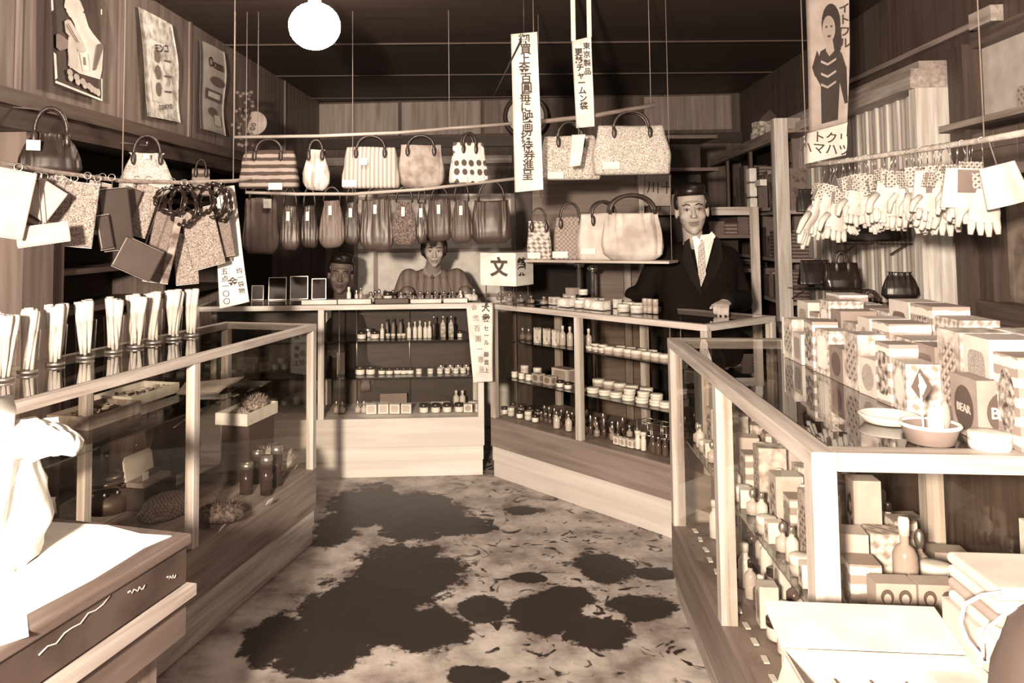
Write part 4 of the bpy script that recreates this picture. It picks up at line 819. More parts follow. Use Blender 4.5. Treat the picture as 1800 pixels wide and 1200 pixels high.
# ------------------------------------------------------------------ globe lamp
LAMPY = 3.55
q = atY(553, 46, LAMPY); t = thing('globe_lamp', 'bright round globe lamp hanging from the ceiling', 'lamp', q)
gm = mat(.9, .3, emit=42)
MB().ell((0, 0, 0), (.115, .115, .105), 24, 16).build('globe', gm, t)
MB().lathe([(.03, .10), (.03, .14), (.012, .15), (.012, .17)], n=16).build('lamp_cap', DK, t)
MB().tube([(0, 0, .16), (0, 0, CEIL-.022-q.z)], .004, 6).build('cord', DK, t)
# ------------------------------------------------------------------ screen and timber walls behind the back counters
def panel(name, label, x0, x1, y_top, Y, th, m, z0=0.0, st=True, kind='structure'):
    a_, b_ = atY(x0, y_top, Y), atY(x1, y_top, Y)
    o = MB().box((0, 0, z0), (b_.x-a_.x, th, a_.z)).build(name, m, None, (a_.x, Y, 0)); o['label'] = label
    if st: o['kind'] = kind
    return o, a_, b_
o, a_, b_ = panel('sliding_screen', 'pale papered sliding screen behind the woman', 622, 905, 342, 5.75, .03, mat(.62, .85), st=False)
tag(o, 'pale papered sliding screen behind the boy and the woman', 'screen')
Wd = b_.x-a_.x
for x in (0, .14, Wd*.5, Wd-.03): MB().box((x, -.012, 0), (x+.03, 0, a_.z)).build('stile', wood(.22, 2), o)
for z in (.9, 1.22, a_.z-.04): MB().box((0, -.010, z), (Wd, 0, z+.025)).build('rail', wood(.3, 0), o)
panel('wall_partition', 'brown board partition behind the pale bags', 935, 1125, 308, 5.5, .05, wood(.20, 0, .7, .5))
panel('pillar_middle', 'dark timber pillar beside the screen', 906, 934, 300, 5.5, .10, wood(.05, 2))
panel('pillar_right', 'pale narrow post on the partition', 1122, 1131, 300, 5.4, .04, wood(.42, 2))
# dark doorway recess in the partition
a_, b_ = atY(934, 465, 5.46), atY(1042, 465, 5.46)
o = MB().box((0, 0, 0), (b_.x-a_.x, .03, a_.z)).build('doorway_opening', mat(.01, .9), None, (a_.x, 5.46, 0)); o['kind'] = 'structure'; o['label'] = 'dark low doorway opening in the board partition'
a_ = atY(1096, 458, 5.44); o = MB().box((0, 0, 0), (.045, .03, a_.z)).build('trim_18', wood(.30, 2), None, (a_.x, 5.43, 0)); o['kind'] = 'structure'
for i, (x, y0, Y) in enumerate(((1018, 465, 5.0), (1042, 472, 5.0))):
    q = atY(x, 500, Y); h = atY(x, y0, Y).z-.9
    t = thing('display_stand', 'chrome rod stand with round top behind the tins, %s' % ('left' if i == 0 else 'right'), 'stand', (q.x, Y, 0))
    MB().tube([(0, 0, .02), (0, 0, h+.9)], .012, 10).build('pole', METAL, t); MB().ell((0, 0, h+.9), (.035, .035, .02), 14, 8).build('top_disc', METAL, t); MB().lathe([(.036, 0), (.036, .015), (.02, .03)], n=20).build('base', DK, t)
# ------------------------------------------------------------------ shelving behind the man
def shelving(name, label, P, rz, L, D, z1, zs, ups, m=None, mz=None, backm=None, z0=0, rail=.045, tk=.022):
    t = thing(name, label, 'shelf unit', (P[0], P[1], 0), rz); m = m or wood(.36, 0); mz = mz or wood(.40, 2)
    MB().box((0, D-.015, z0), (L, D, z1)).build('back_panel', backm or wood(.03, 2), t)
    for z in zs: MB().box((0, 0, z-tk), (L, D-.016, z)).build('board', m, t)
    for x, v in ups: MB().box((x, -.012, z0), (x+rail, 0, v)).build('post', mz, t); 
    return t
a_, b_ = atY(1130, 372, 5.55), atY(1256, 372, 5.55)
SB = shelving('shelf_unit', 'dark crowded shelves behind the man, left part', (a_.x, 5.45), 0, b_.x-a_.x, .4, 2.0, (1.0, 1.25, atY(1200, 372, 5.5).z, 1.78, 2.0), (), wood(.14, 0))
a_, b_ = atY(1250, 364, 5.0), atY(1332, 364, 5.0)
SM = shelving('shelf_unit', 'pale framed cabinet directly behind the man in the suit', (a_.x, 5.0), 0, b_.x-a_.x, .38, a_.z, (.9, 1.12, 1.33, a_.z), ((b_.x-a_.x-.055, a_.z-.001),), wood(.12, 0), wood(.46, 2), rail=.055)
MB().box((0, -.012, a_.z-.05), (b_.x-a_.x-.056, -.0005, a_.z)).build('front_rail', wood(.44, 0), SM)
# right wall shelving: front line from (2.0,5.0) far to (2.28,7.1)
P1 = atY(1371, 300, 4.95); P1 = Vector((P1.x, 4.95, 0)); P2 = atY(1252, 286, 7.0); P2 = Vector((P2.x, 7.0, 0))
dv = (P2-P1); LS = dv.length; rzS = math.atan2(dv.y, dv.x)
zt_ = atY(1364, 226, 4.95).z; zk = atY(1345, 372, 5.3).z
SR = thing('shelf_unit', 'tall right wall shelving with plank top and pale corner post', 'shelf unit', (P1.x, P1.y, 0), rzS)
DS = .24
MB().box((0, -.02, zt_-.07), (LS, .02, zt_)).build('top_board', wood(.24, 0), SR); MB().box((0, -DS, zt_-.025), (LS, -.021, zt_)).build('board', wood(.20, 0), SR)
for z in (.62, .92, 1.18, zk): MB().box((0, -DS, z-.022), (LS, 0, z)).build('board', wood(.30, 0), SR)
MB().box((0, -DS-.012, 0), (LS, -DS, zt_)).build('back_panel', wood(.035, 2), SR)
MB().box((-.01, -.05, .0), (.07, .03, atY(1366, 208, 4.95).z)).build('corner_post', wood(.55, 2), SR)
for x in (.75, 1.5): MB().box((x, -.02, 0), (x+.04, .0, zt_-.07)).build('post', wood(.08, 2), SR)
rn = random.Random(11)
TONES = [pattern('noise', .08, .25, 30), pattern('bands', .07, .2, 14), mat(.16, .6), mat(.10, .6), pattern('stripe', .06, .18, 30), mat(.26, .7)]
def fill(t, x0, x1, y, z, hmin, hmax, wmin, wmax, dep, lab, grp, tones=TONES, cat='box', name='carton', gap=.004):
    x = x0; items = []
    while x < x1-wmin:
        w_ = min(rn.uniform(wmin, wmax), x1-x); items.append((x, w_, rn.uniform(hmin, hmax))); x += w_+gap
    for i, (x, w_, h) in enumerate(items):
        o = MB().box((-w_/2, -dep/2, 0), (w_/2, dep/2, h)).build(name, rn.choice(tones), None, loc(t, x+w_/2, y, z+.0008), t.rotation_euler.z)
        tag(o, lab % nth(i, len(items)), cat, grp)
fill(SR, .09, 1.45, -.10, zk, .14, .36, .07, .16, .16, 'dark carton on the eye-level board of the right shelving, %s from the front post', 'cartons, right shelving eye level')
fill(SR, .09, 1.45, -.10, 1.18, .12, .30, .08, .2, .16, 'dark packet on the lower board of the right shelving, %s from the front post', 'packets, right shelving lower board')
fill(SR, .09, 1.2, -.10, .92, .12, .22, .08, .2, .16, 'dark packet near counter height on the right shelving, %s from the front post', 'packets, right shelving counter height')
for i, (x, m_, h) in enumerate(((1278, PAPER, .19), (1293, mat(.5, .7), .20))):
    q = atY(x, 358, 5.4+.3*i)
# top goods: little house-shaped box, flat parcels
q = loc(SR, .62, -.08, zt_+.001); t = thing('house_shaped_box', 'little house-shaped display box with pitched lid on the plank top', 'box', q, .2)
MB().box((-.07, -.05, 0), (.07, .05, .12)).build('box', pattern('noise', .2, .6, 50), t)
MB().prism([(-.085, .121), (.085, .121), (0, .20)], .12, Matrix.Translation((0, -.06, 0))).build('pitched_lid', mat(.07, .7), t)
for i, (x, w_, h, v) in enumerate(((.46, .07, .07, .30), (.22, .14, .045, .5), (.10, .10, .07, .35), (.84, .05, .07, .45))):
    o = MB().box((-w_/2, -.05, 0), (w_/2, .05, h)).build('parcel', mat(v, .8), None, loc(SR, x, -.09, zt_+.001), rzS+rn.uniform(-.2, .2)); tag(o, 'small pale parcel on the plank top of the right shelving, %s from the front' % nth(i, 4), 'parcel', 'parcels on the plank top')
fill(SB, .02, .42, .12, atY(1200, 372, 5.5).z, .06, .16, .05, .09, .12, 'dim packet behind the man at head height, %s', 'dim packets behind the man')
fill(SM, .05, .32, .14, 1.33, .07, .13, .05, .09, .14, 'dim packet inside the pale framed cabinet, %s', 'dim packets in the framed cabinet')
# white packets with a ribbon stack and long-toothed comb box on the eye-level board
q = loc(SR, .55, .02, zk+.30); 
t = thing('white_packet_stack', 'bright white wrapped packet bundle near the front of the right shelving', 'packet', loc(SR, .50, -.005+.03, zk+.001), rzS)
for k in range(3): bevel(MB().box((-.05, -.0, .001+k*.10), (.05, .05, .095+k*.10)).build('wrapped_packet', mat(.70, .8), t), .01)
t = thing('comb_box', 'dark box of upright combs with a pale price card on it', 'box', loc(SR, .22, .035, zk+.001), rzS)
MB().box((-.11, 0, 0), (.11, .05, .02)).build('tray', mat(.08, .6), t)
for k in range(12): MB().box((-.10+.017*k, .012, .021), (-.092+.017*k, .02, .16)).build('comb', mat(.22 if k % 2 else .08, .4), t)
MB().box((-.06, .004, .161), (.07, .045, .20)).build('price_card', PAPER, t)
# ------------------------------------------------------------------ pale panelled bay and dark window on the right wall
W0 = Vector((math.cos(RA), -math.sin(RA)))      # wall normal (into the wall)
def rloc(s, off, z): return wallpt(RP_, RA, s, off, z)
bz0, bz1 = .86, zt_-.01
s0 = s_of(RP_, RA, onpl(1612, 300, (RP_[0]-.20, RP_[1]), RA)); s1 = s_of(RP_, RA, onpl(1408, 300, (RP_[0]-.12, RP_[1]), RA)); s1 = min(s1, 2.0+.3)
bay = thing('display_bay', 'pale vertical-board display bay framed on the right wall', 'display bay', (RP_[0], RP_[1], 0), PI/2-RA)
# local x = heading, local +y = into the room
MB().box((s0, .10, bz0), (s1, .13, bz1)).build('board_backing', pattern('stripe', .42, .66, 7, .7, sx=1.0), bay)
MB().box((s0-.06, .0, .0), (s0, .22, bz1)).build('end_board', wood(.62, 2), bay)
MB().box((s0-.06, .0, bz1), (s1+.2, .24, bz1+.05)).build('cornice', wood(.40, 0), bay); MB().box((s0+.02, .0, bz1+.051), (s1+.2, .20, bz1+.10)).build('cornice_moulding', wood(.36, 0), bay); MB().box((s0+.05, .0, bz1+.101), (s1+.2, .15, bz1+.14)).build('cornice_moulding', wood(.34, 0), bay)
for k in range(14):
    x = s0+.06+k*(s1-s0-.08)/14; MB().box((x, .13, bz0), (x+.022, .142, bz1)).build('batten', wood(.60, 2), bay)
fillx = s1+.02
st = thing('drawer_stack', 'narrow column of brown drawers between the corner post and pale bay', 'cabinet', (RP_[0], RP_[1], 0), PI/2-RA)
MB().box((s1+.01, .0, 0), (s1+.40, .17, bz1)).build('carcass', wood(.16, 2), st)
for k in range(7):
    z = .9+k*.15; d_ = MB().box((s1+.03, .17, z), (s1+.38, .185, z+.135)).build('drawer', wood(.22, 0), st)
    MB().ell((s1+.2, .193, z+.07), (.008, .008, .008), 8, 6).build('knob', DK, d_)
# wall openings right of the bay (toward the camera)
e0 = s0-.07; n0 = e0-1.9
fx = thing('wall_shelf', 'lit upper wall recess with a row of printed boxes, far right', 'shelf', (RP_[0], RP_[1], 0), PI/2-RA)
MB().box((n0, .002, 1.79), (e0-.14, .02, 2.10)).build('pale_backing', mat(.50, .8), fx)
MB().box((n0, .002, 1.765), (e0-.05, .16, 1.79)).build('board', wood(.34, 0), fx)
MB().box((e0-.14, .002, .95), (e0-.02, .10, 2.12)).build('dark_upright', wood(.07, 2), fx)
MB().box((n0, .002, 2.10), (e0-.14, .06, 2.16)).build('head_rail', wood(.12, 0), fx)
MB().box((n0, .002, 1.56), (e0-.14, .12, 1.60)).build('board', wood(.22, 0), fx)
x = e0-.52
for i in range(9):
    w_ = .10; x -= w_+.004
    o = MB().box((-w_/2, -.05, 0), (w_/2, .05, .075)).build('printed_box', [pattern('magic', .16, .4, 40), mat(.22, .7), pattern('noise', .15, .4, 40)][i % 3], None, rloc(x, -.09, 1.791), PI/2-RA); tag(o, 'small printed box in the lit wall recess, %s' % nth(i, 9), 'box', 'printed boxes in the wall recess')
for i, (dx, w_, v) in enumerate(((.66, .10, .2), (.80, .15, .3), (.92, .05, .12), (1.1, .16, .3))):
    o = MB().box((-w_/2, -.04, 0), (w_/2, .04, .10)).build('printed_box', mat(v, .7), None, rloc(e0-dx, -.07, 1.868), PI/2-RA); tag(o, 'box stacked on the printed row in the wall recess, %s' % nth(i, 4), 'box', 'stacked boxes in the wall recess')
x = e0-.2
i = 0
while x > n0+.1:
    w_ = .145
    for k in range(2): 
        o = MB().box((-w_/2, -.045, 0), (w_/2, .045, .068)).build('brown_carton', [mat(.11, .6), mat(.15, .6), mat(.13, .7)][(i+k) % 3], None, rloc(x-w_/2, -.06, 1.601+k*.0695), PI/2-RA); tag(o, 'brown carton behind the gloves, %s row, %s' % (('lower', 'upper')[k], nth(i, 11)), 'box', 'brown cartons behind the gloves')
    x -= w_+.006; i += 1
win = MB(); z0w, z1w = 1.07, 1.54
wi = thing('window', '', ''); bpy.data.objects.remove(wi)
wf = MB().box((n0, .002, z1w-.03), (e0-.14, .07, z1w)).build('window_1', wood(.10, 0), None, (RP_[0], RP_[1], 0), PI/2-RA); wf['kind'] = 'structure'; wf['label'] = 'dark-framed window in the right wall with hazy pane'
MB().box((n0, .002, .99), (e0-.14, .09, z0w)).build('window_frame', wood(.09, 0), wf)
MB().box((e0-.24, .002, z0w), (e0-.14, .07, z1w-.03)).build('window_frame', wood(.08, 2), wf)
MB().box((e0-.95, .002, z0w), (e0-.88, .07, z1w-.03)).build('window_frame', wood(.08, 2), wf)
MB().box((n0, .003, z0w), (e0-.24, .012, z1w-.03)).build('pane_view', pattern('noise', .16, .36, 9), wf)
MB().box((n0, .030, z0w), (e0-.24, .034, z1w-.03)).build('window_pane', GLASS_PANE, wf)
MB().box((n0, .002, .90), (e0+.0, .20, .985)).build('window_sill', wood(.30, 0), wf)
q0, q1 = rw(1490, 130), rw(1730, 45)
o = MB().box((s_of(RP_, RA, q1), .001, 2.20), (s_of(RP_, RA, q0), .03, 2.225)).build('trim_19', wood(.28, 0), None, (RP_[0], RP_[1], 0), PI/2-RA); o['kind'] = 'structure'
o = MB().box((s_of(RP_, RA, q1)-.14, .001, 2.185), (s_of(RP_, RA, q1)+.02, .05, 2.25)).build('trim_20', wood(.42, 0), None, (RP_[0], RP_[1], 0), PI/2-RA); o['kind'] = 'structure'
# low ledge under the window with folded papers and flat boxes
ld = thing('low_cabinet', 'low cabinet under the window carrying flat boxes and papers', 'cabinet', (RP_[0], RP_[1], 0), PI/2-RA)
MB().box((-.95, .21, 0), (1.35, .62, .84)).build('body', wood(.16, 2), ld); MB().box((-.97, .205, .841), (1.37, .64, .865)).build('top', wood(.30, 0), ld)
for i, (px, py, w_, d_, h, m_, nm) in enumerate(((1770, 660, .42, .30, .05, pattern('stripe', .25, .4, 30), 'ribbed brown flat box'), (1775, 625, .44, .28, .035, mat(.62, .8), 'pale folded paper stack'), (1660, 640, .12, .10, .10, mat(.60, .8), 'small pale crumpled packet'), (1705, 650, .11, .08, .16, mat(.16, .7), 'upright brown card'), (1640, 590, .20, .14, .09, mat(.66, .8), 'white block beside the bay end board'))):
    q = atz(px, py, .866)
    if i == 1: q = Vector(atz(1770, 660, .866)) + Vector((.01, .01, .0515))
    o = MB().box((-w_/2, -d_/2, 0), (w_/2, d_/2, h)).build('flat_box' if i < 2 else 'packet', m_, None, q, .25); bevel(o, .004); tag(o, '%s on the low cabinet below the window' % nm, 'box')
# ------------------------------------------------------------------ glove rod
RG = [atY(x, y, Y) for x, y, Y in ((1418, 292, 3.3), (1500, 281, 3.02), (1620, 263, 2.68), (1730, 246, 2.4), (1840, 226, 2.15))]
rodthing('hanging_rod', 'pale rod across the right side carrying white gloves and hosiery', RG, .010, wood(.50, 0), (RG[0], RG[3]))
def glove(seed, L_=.17, wd=.075, cuff=True):
    rnd = random.Random(seed); mb = MB()
    mb.grid(lambda u, v: Vector(((wd/2*(.62+.5*v if v < .75 else 1.0))*math.cos(2*PI*u), .014*(.6+.6*v)*math.sin(2*PI*u)+.004*math.sin(7*v+seed), -v*L_*.6)), 16, 9, True, True)
    for k in range(4):
        x = (-.36+.24*k)*wd; a = (k-1.5)*.05+rnd.uniform(-.06, .06); l = L_*(.24, .29, .30, .23)[k]*rnd.uniform(.85, 1.1)
        p = Vector((x, 0, -L_*.56)); mb.tube([p, p+Vector((math.sin(a)*l*.5, -.004, -l*.5)), p+Vector((math.sin(a)*l, -.010, -l*.93))], [.0105, .0100, .0062], 7)
    p = Vector((-wd*.45, 0, -L_*.30)); mb.tube([p, p+Vector((-.022, -.004, -.03)), p+Vector((-.028, -.008, -.065))], [.011, .0105, .0065], 7)
    return mb
GL = [cached('hand_part%d' % k, lambda k=k: glove(k), mat(.60, .85)) for k in range(4)]
def hook():
    mb = MB(); mb.tube([(.009*math.cos(a), 0, .048+.009*math.sin(a)) for a in [2*PI*j/10 for j in range(10)]], .0014, 4, True); mb.tube([(0, 0, .04), (.002, 0, .0)], .0014, 4); return mb
HK = cached('clip', hook, METAL); BAND = cached('printed_band', lambda: MB().box((-.028, -.017, -.012), (.028, .017, .034)), pattern('magic', .10, .6, 70))
npx = 42
for i in range(npx):
    f_ = i/(npx-1); x = 1448+ (1716-1448)*f_ + rn.uniform(-5, 5)
    # rod point for that column
    k = 0
    xs_ = (1418, 1500, 1620, 1730, 1840); Ys = (3.3, 3.02, 2.68, 2.4, 2.15); ys = (292, 281, 263, 246, 226)
    for j in range(4):
        if xs_[j] <= x <= xs_[j+1]: k = j
    tt = (x-xs_[k])/(xs_[k+1]-xs_[k]); Y = Ys[k]+(Ys[k+1]-Ys[k])*tt; y = ys[k]+(ys[k+1]-ys[k])*tt
    q = atY(x, y, Y); drop = .075 + .03*(i % 3) + rn.uniform(0, .02) + (.05 if i < 6 else 0)
    t = thing('glove', 'white knitted glove clipped to the right-hand rod, %s along it' % nth(i, npx), 'glove', q-Vector((0, (.012 if i % 2 else -.012), .047)), 0, 'white gloves on the right-hand rod', rot=(rn.uniform(-.15, .15), rn.uniform(-.25, .25) + (.25 if i < 4 else 0), rn.uniform(-.7, .5)))
    link(HK, 'clip', t)
    o = link(GL[i % 4], 'hand_part', t, (0, 0, -drop*.55), rot=(0, rn.uniform(-.12, .12), rn.uniform(-1, 1))); s_ = rn.uniform(.85, 1.15); o.scale = (s_, 1.2, s_*(1.25 if i < 5 else 1))
    link(BAND, 'printed_band', t, (0, 0, -drop*.55))
    MB().tube([(0, 0, .0), (0, 0, -drop*.55)], .0015, 4).build('string', CORD, t)
for i, (x, y0, y1, w_, Y) in enumerate(((1640, 300, 372, 60, 2.62), (1700, 296, 366, 70, 2.45), (1752, 290, 362, 60, 2.33))):
    q = atY(x, y0, Y); wm = w_/F*Y; h = (y1-y0)/F*Y
    t = thing('hosiery_packet', 'white folded hosiery packet on the right-hand rod, %s of three' % nth(i, 3), 'packet', q, -.1, 'hosiery packets on the right rod', rot=(0, (.0, .05, -.25)[i], -.15))
    mb = MB(); mb.grid(lambda u, v: Vector((wm/2*(1+.25*v)*math.cos(2*PI*u), .022*(.35+.65*v)*math.sin(2*PI*u)+.003*math.sin(10*PI*u), -v*h)), 32, 8, True, True); k = len(mb.v)
    mb.add([Vector((wm/2*1.25*math.cos(2*PI*u/32), .022*math.sin(2*PI*u/32), -h)) for u in range(32)], [tuple(range(32))], True)
    mb.build('folded_hose', mat(.62, .85), t, weld=True)
    if i != 2: MB().box((-wm*.30, -.026, -h*.62), (wm*.22, -.0235, -h*.05)).build('brown_label', mat(.20, .7), t)
    MB().tube([(0, 0, 0), (0, 0, .07)], .0018, 5).build('string', CORD, t)
# ------------------------------------------------------------------ cartons on the right counter (case R local: x from far end to near end, y away from the aisle)
rn = random.Random(21)
CM = [pattern('noise', .26, .60, 30), mat(.52, .7), pattern('bands', .30, .62, 9), pattern('magic', .26, .6, 30), mat(.24, .6)]
LM = [pattern('magic', .08, .45, 45), pattern('floral', .06, .5, 70), pattern('noise', .06, .5, 60), mat(.70, .7), mat(.12, .6)]
rowsR = []
def rcart(x, y, w_, d_, h, ci, li, z=.956, rz=0, where='front row', idx=0, n=1, shape='oval'):
    parts = P_box(w_, d_, h, CM[ci % 5], LM[li % 5] if li is not None else None, shape)
    stamp('product_carton', parts, loc(R, x, y, z), R.rotation_euler.z+PI+rz if False else R.rotation_euler.z+rz-PI/2+0, 'printed carton on the right counter, %s, %s counting from the far end' % (where, nth(idx)), 'carton', 'cartons on the right counter, ' + where)
# after the -90 degree turn a carton's width runs across the case and its depth along it
X = .46; i = 0
front = []
while X < 1.52:
    dl = rn.choice((.07, .085, .10)); front.append((X+dl/2, dl)); X += dl+.008
for i, (x, dl) in enumerate(front):
    if i < len(front)-3: rcart(x, .285+.02*x+.035, .07, dl, rn.choice((.09, .125, .11, .14)), i, i, where='front row', idx=i, rz=rn.uniform(-.1, .1), shape=('oval', 'rect')[i % 2])
X = .34; second = []
while X < 1.50:
    dl = rn.choice((.085, .10, .11)); second.append((X+dl/2, dl)); X += dl+.008
for i, (x, dl) in enumerate(second): rcart(x, .425, .10, dl-.006, rn.choice((.145, .17, .115, .19)), i+1, i+1, where='second row', idx=i, shape=('rect', 'oval')[i % 2])
X = .28; third = []
while X < 1.50:
    dl = rn.choice((.10, .12)); third.append((X+dl/2, dl)); X += dl+.008
for i, (x, dl) in enumerate(third): rcart(x, .535, .09, dl, rn.choice((.17, .19, .21)), i+2, i if i % 3 else None, where='back row', idx=i, shape='rect')
# big twin cartons with dark arched labels near the right edge
BRN = mat(.30, .6)
for i, (x, y, z) in enumerate(((1.30, .36, .956),)): pass
def bigc(px, py, Y, z, idx, w_=.115, d_=.10, h=.115):
    q = atY(px, py, Y); q.z = z
    t = thing('soap_powder_carton', 'brown carton with dark round label at the right counter edge, %s' % idx, 'carton', q, -.10, 'brown cartons with round labels')
    MB().box((-w_/2, -d_/2, 0), (w_/2, d_/2, h)).build('carton', BRN, t)
    for (ox, oy, W_, ang, nm) in ((0, -d_/2-.0006, w_, 0, 'f'), (-w_/2-.0006, 0, d_, -PI/2, 's')):
        M = Matrix.Translation((ox, oy, h*.47)) @ Matrix.Rotation(ang, 4, 'Z')
        pts = [(W_*.36*math.cos(2*PI*k/24), h*.38*math.sin(2*PI*k/24)) for k in range(24)]
        mb = MB(); mb.add([M @ Vector((x, 0, z_)) for x, z_ in pts], [tuple(range(24))], False); mb.build('round_label', mat(.09, .6), t)
    letter('BEAR', .030, t, 0, -d_/2-.0014, h*.46, mat(.45, .6), .02)
    letter('BEAR', .022, t, -w_/2-.0014, 0, h*.46, mat(.45, .6), .02, rot=(PI/2, 0, -PI/2))
bigc(1752, 780, 1.615, .956, 'nearest'); 
# white round cloth-topped tins, dish and basket with pennant
def dish(name, label, px, py, r, h, m, rim=None, cat='dish'):
    q = atz(px, py, .956); t = thing(name, label, cat, q)
    MB().lathe([(r*.72, 0), (r*.8, .002), (r, h*.9), (r*1.01, h), (r*.93, h), (r*.7, .006), (0, .005)], n=36).build('bowl', m, t)
    if rim: MB().tube([(r*math.cos(a), r*math.sin(a), h) for a in [2*PI*k/36 for k in range(36)]], .004, 6, True).build('rim', rim, t)
    return t, q
dish('shallow_dish', 'shallow pale dish lying on the right counter glass', 1562, 742, .058, .018, mat(.72, .5))
t, q = dish('round_basket', 'round pale-rimmed basket holding a small paper pennant and white cloths', 1636, 778, .050, .035, mat(.22, .6), mat(.80, .6), 'basket')
MB().tube([(-.012, 0, .01), (-.016, 0, .13)], .0022, 6).build('pennant_stick', mat(.8, .6), t)
MB().prism([(-.032, .105), (-.014, .140), (.008, .105), (-.012, .075)], .0015).build('pennant', mat(.10, .7), t)
MB().prism([(-.020, .107), (-.013, .125), (-.004, .107), (-.012, .090)], .0015, Matrix.Translation((0, -.0022, 0))).build('pennant_patch', PAPER, t)
for k in range(3):
    o = MB().ell((.006+.014*k, .004*k, .04+.004*k), (.010, .010, .030), 10, 8).build('rolled_cloth', mat(.78, .8) if k < 2 else mat(.3, .7), None, q+Vector((0, 0, .0))); tag(o, 'rolled cloth standing in the round basket, %s of three' % nth(k, 3), 'cloth', 'rolled cloths in the basket')
for i, (px, py, r, h, z) in enumerate(((1.552, .335, .036, .030, .956), (1.548, .420, .042, .034, .956), (1.50, .52, .048, .036, .956), (1.50, .52, .045, .033, .9925))):
    q = loc(R, px, py, z); stamp('face_powder_tin', P_tin(r, h, OPAL, LID_W), q, 0, 'round white tin at the near right corner of the right counter, %s' % ('leftmost', 'front right', 'rear right', 'stacked on top')[i], 'tin', 'white tins on the right counter')
q = atz(1392, 640, .956); o = MB().box((-.022, -.010, 0), (.022, .010, .12)).build('display_card', mat(.70, .7), None, loc(R, .40, .33, .956), -.2); tag(o, 'tall upright white card at the far end of the cartons', 'card')
# ---- inside case R: deck at .275, half shelf at .62
D_ = 'on the floor of the right case'; M_ = 'on the half shelf of the right case'
KB = [P_bottle(.020, .13, OPAL, LID_W, .5), P_bottle(.018, .11, mat(.5, .25), DK if False else LID_D), P_bottle(.022, .10, mat(.12, .15), LID_W), P_box(.05, .05, .11, PAPER, mat(.3, .7)), P_jar(.03, .055)]
def rrow(name, P_, xs, y, z, lab, cat, grp, turn=-PI/2): row(R, name, P_, xs, y, z, lab, cat, grp, rz=turn, front='far')
BXA = [P_box(.07, .06, .13, mat(.50, .6), LM[2], 'oval'), P_box(.06, .06, .10, CM[2], LM[1], 'rect'), P_bottle(.022, .15, OPAL, LID_W, .5), P_box(.075, .06, .16, CM[0], LM[0], 'oval'), P_bottle(.02, .12, mat(.4, .2), LID_W)]
BXB = [P_box(.07, .05, .16, CM[0], LM[1], 'rect'), P_box(.06, .05, .20, mat(.45, .6), LM[2], 'oval'), P_box(.07, .06, .12, CM[3], LM[3]), P_bottle(.024, .18, mat(.35, .2), LID_W), P_box(.065, .06, .14, CM[2], LM[0], 'rect')]
rrow('toiletry_bottle', KB, fr(.16, 1.50, 18), .13, .275, ('toiletry bottle, front row', D_), 'toiletry', 'front row, right case floor')
rrow('toiletry_bottle', KB[::-1], fr(.12, 1.50, 17), .22, .275, ('toiletry bottle, second row', D_), 'toiletry', 'second row, right case floor')
rrow('product_box', [P_box(.08, .07, .14, mat(.45, .6), mat(.7, .6), 'oval'), P_box(.08, .07, .11, mat(.60, .6), mat(.2, .6), 'rect')], fr(.14, 1.46, 14), .33, .275, ('upright box, third row', D_), 'box', 'third row, right case floor')
rrow('product_box', BXB, fr(.12, 1.46, 13), .45, .275, ('tall box, fourth row', D_), 'box', 'fourth row, right case floor')
rrow('product_box', [P_box(.08, .06, .24, CM[2], LM[0], 'rect'), P_box(.08, .06, .28, mat(.4, .6), LM[4])], fr(.12, 1.20, 10), .53, .275, ('tallest box, rear row', D_), 'box', 'rear row, right case floor')
rrow('price_card', [P_box(.035, .014, .004, PAPER)], fr(.10, 1.52, 17), .066, .2755, ('white price card by the aisle glass', D_), 'card', 'price cards on the right case floor', 0)
rrow('toiletry_bottle', [P_perfume(.018, .07, mat(.5, .15)), P_bottle(.015, .08, mat(.6, .2), METAL), P_tin(.025, .04, mat(.5, .4), OPAL), P_box(.04, .03, .05, PAPER, LM[0])], fr(.10, 1.42, 22), .085, .59, ('small bottle or tin, front row', M_), 'toiletry', 'front row, right case shelf')
rrow('product_box', BXA, fr(.12, 1.40, 17), .155, .59, ('box or bottle, second row', M_), 'toiletry', 'second row, right case shelf')
rrow('product_box', BXB, fr(.12, 1.38, 14), .245, .59, ('tall carton, third row', M_), 'box', 'third row, right case shelf')
rrow('toiletry_bottle', [P_bottle(.018, .11, mat(.5, .2), LID_D), P_box(.05, .05, .10, CM[2], LM[1]), P_perfume(.02, .10, mat(.3, .1)), P_tin(.03, .06, CREAM)], fr(.12, 1.46, 18), .345, .59, ('bottle or tin, rear row', M_), 'toiletry', 'rear row, right case shelf')
rrow('powder_compact', [P_tin(.030, .018, mat(.7, .3))], fr(1.43, 1.53, 2), .30, .59, ('round pale compact near the end glass', M_), 'compact', 'compacts near the end glass, right case')
for i in range(2):
    st_ = thing('portrait_box', 'pale box printed with two dark-haired faces, %s of a pair in the right case' % ('left', 'right')[i], 'box', loc(R, 1.515, .165+.076*i, .637), R.rotation_euler.z+PI/2, 'portrait boxes in the right case')
    MB().box((-.036, -.022, 0), (.036, .022, .062)).build('carton', mat(.42, .6), st_)
    for sx_ in (-.016, .016):
        mb = MB(); mb.add([Vector((sx_+.012*math.cos(2*PI*k/14), -.0226, .038+.014*math.sin(2*PI*k/14))) for k in range(14)], [tuple(range(14))], False); mb.build('printed_hair', mat(.10, .7), st_)
        mb = MB(); mb.add([Vector((sx_+.007*math.cos(2*PI*k/14), -.0232, .034+.010*math.sin(2*PI*k/14))) for k in range(14)], [tuple(range(14))], False); mb.build('printed_face', mat(.5, .7), st_)
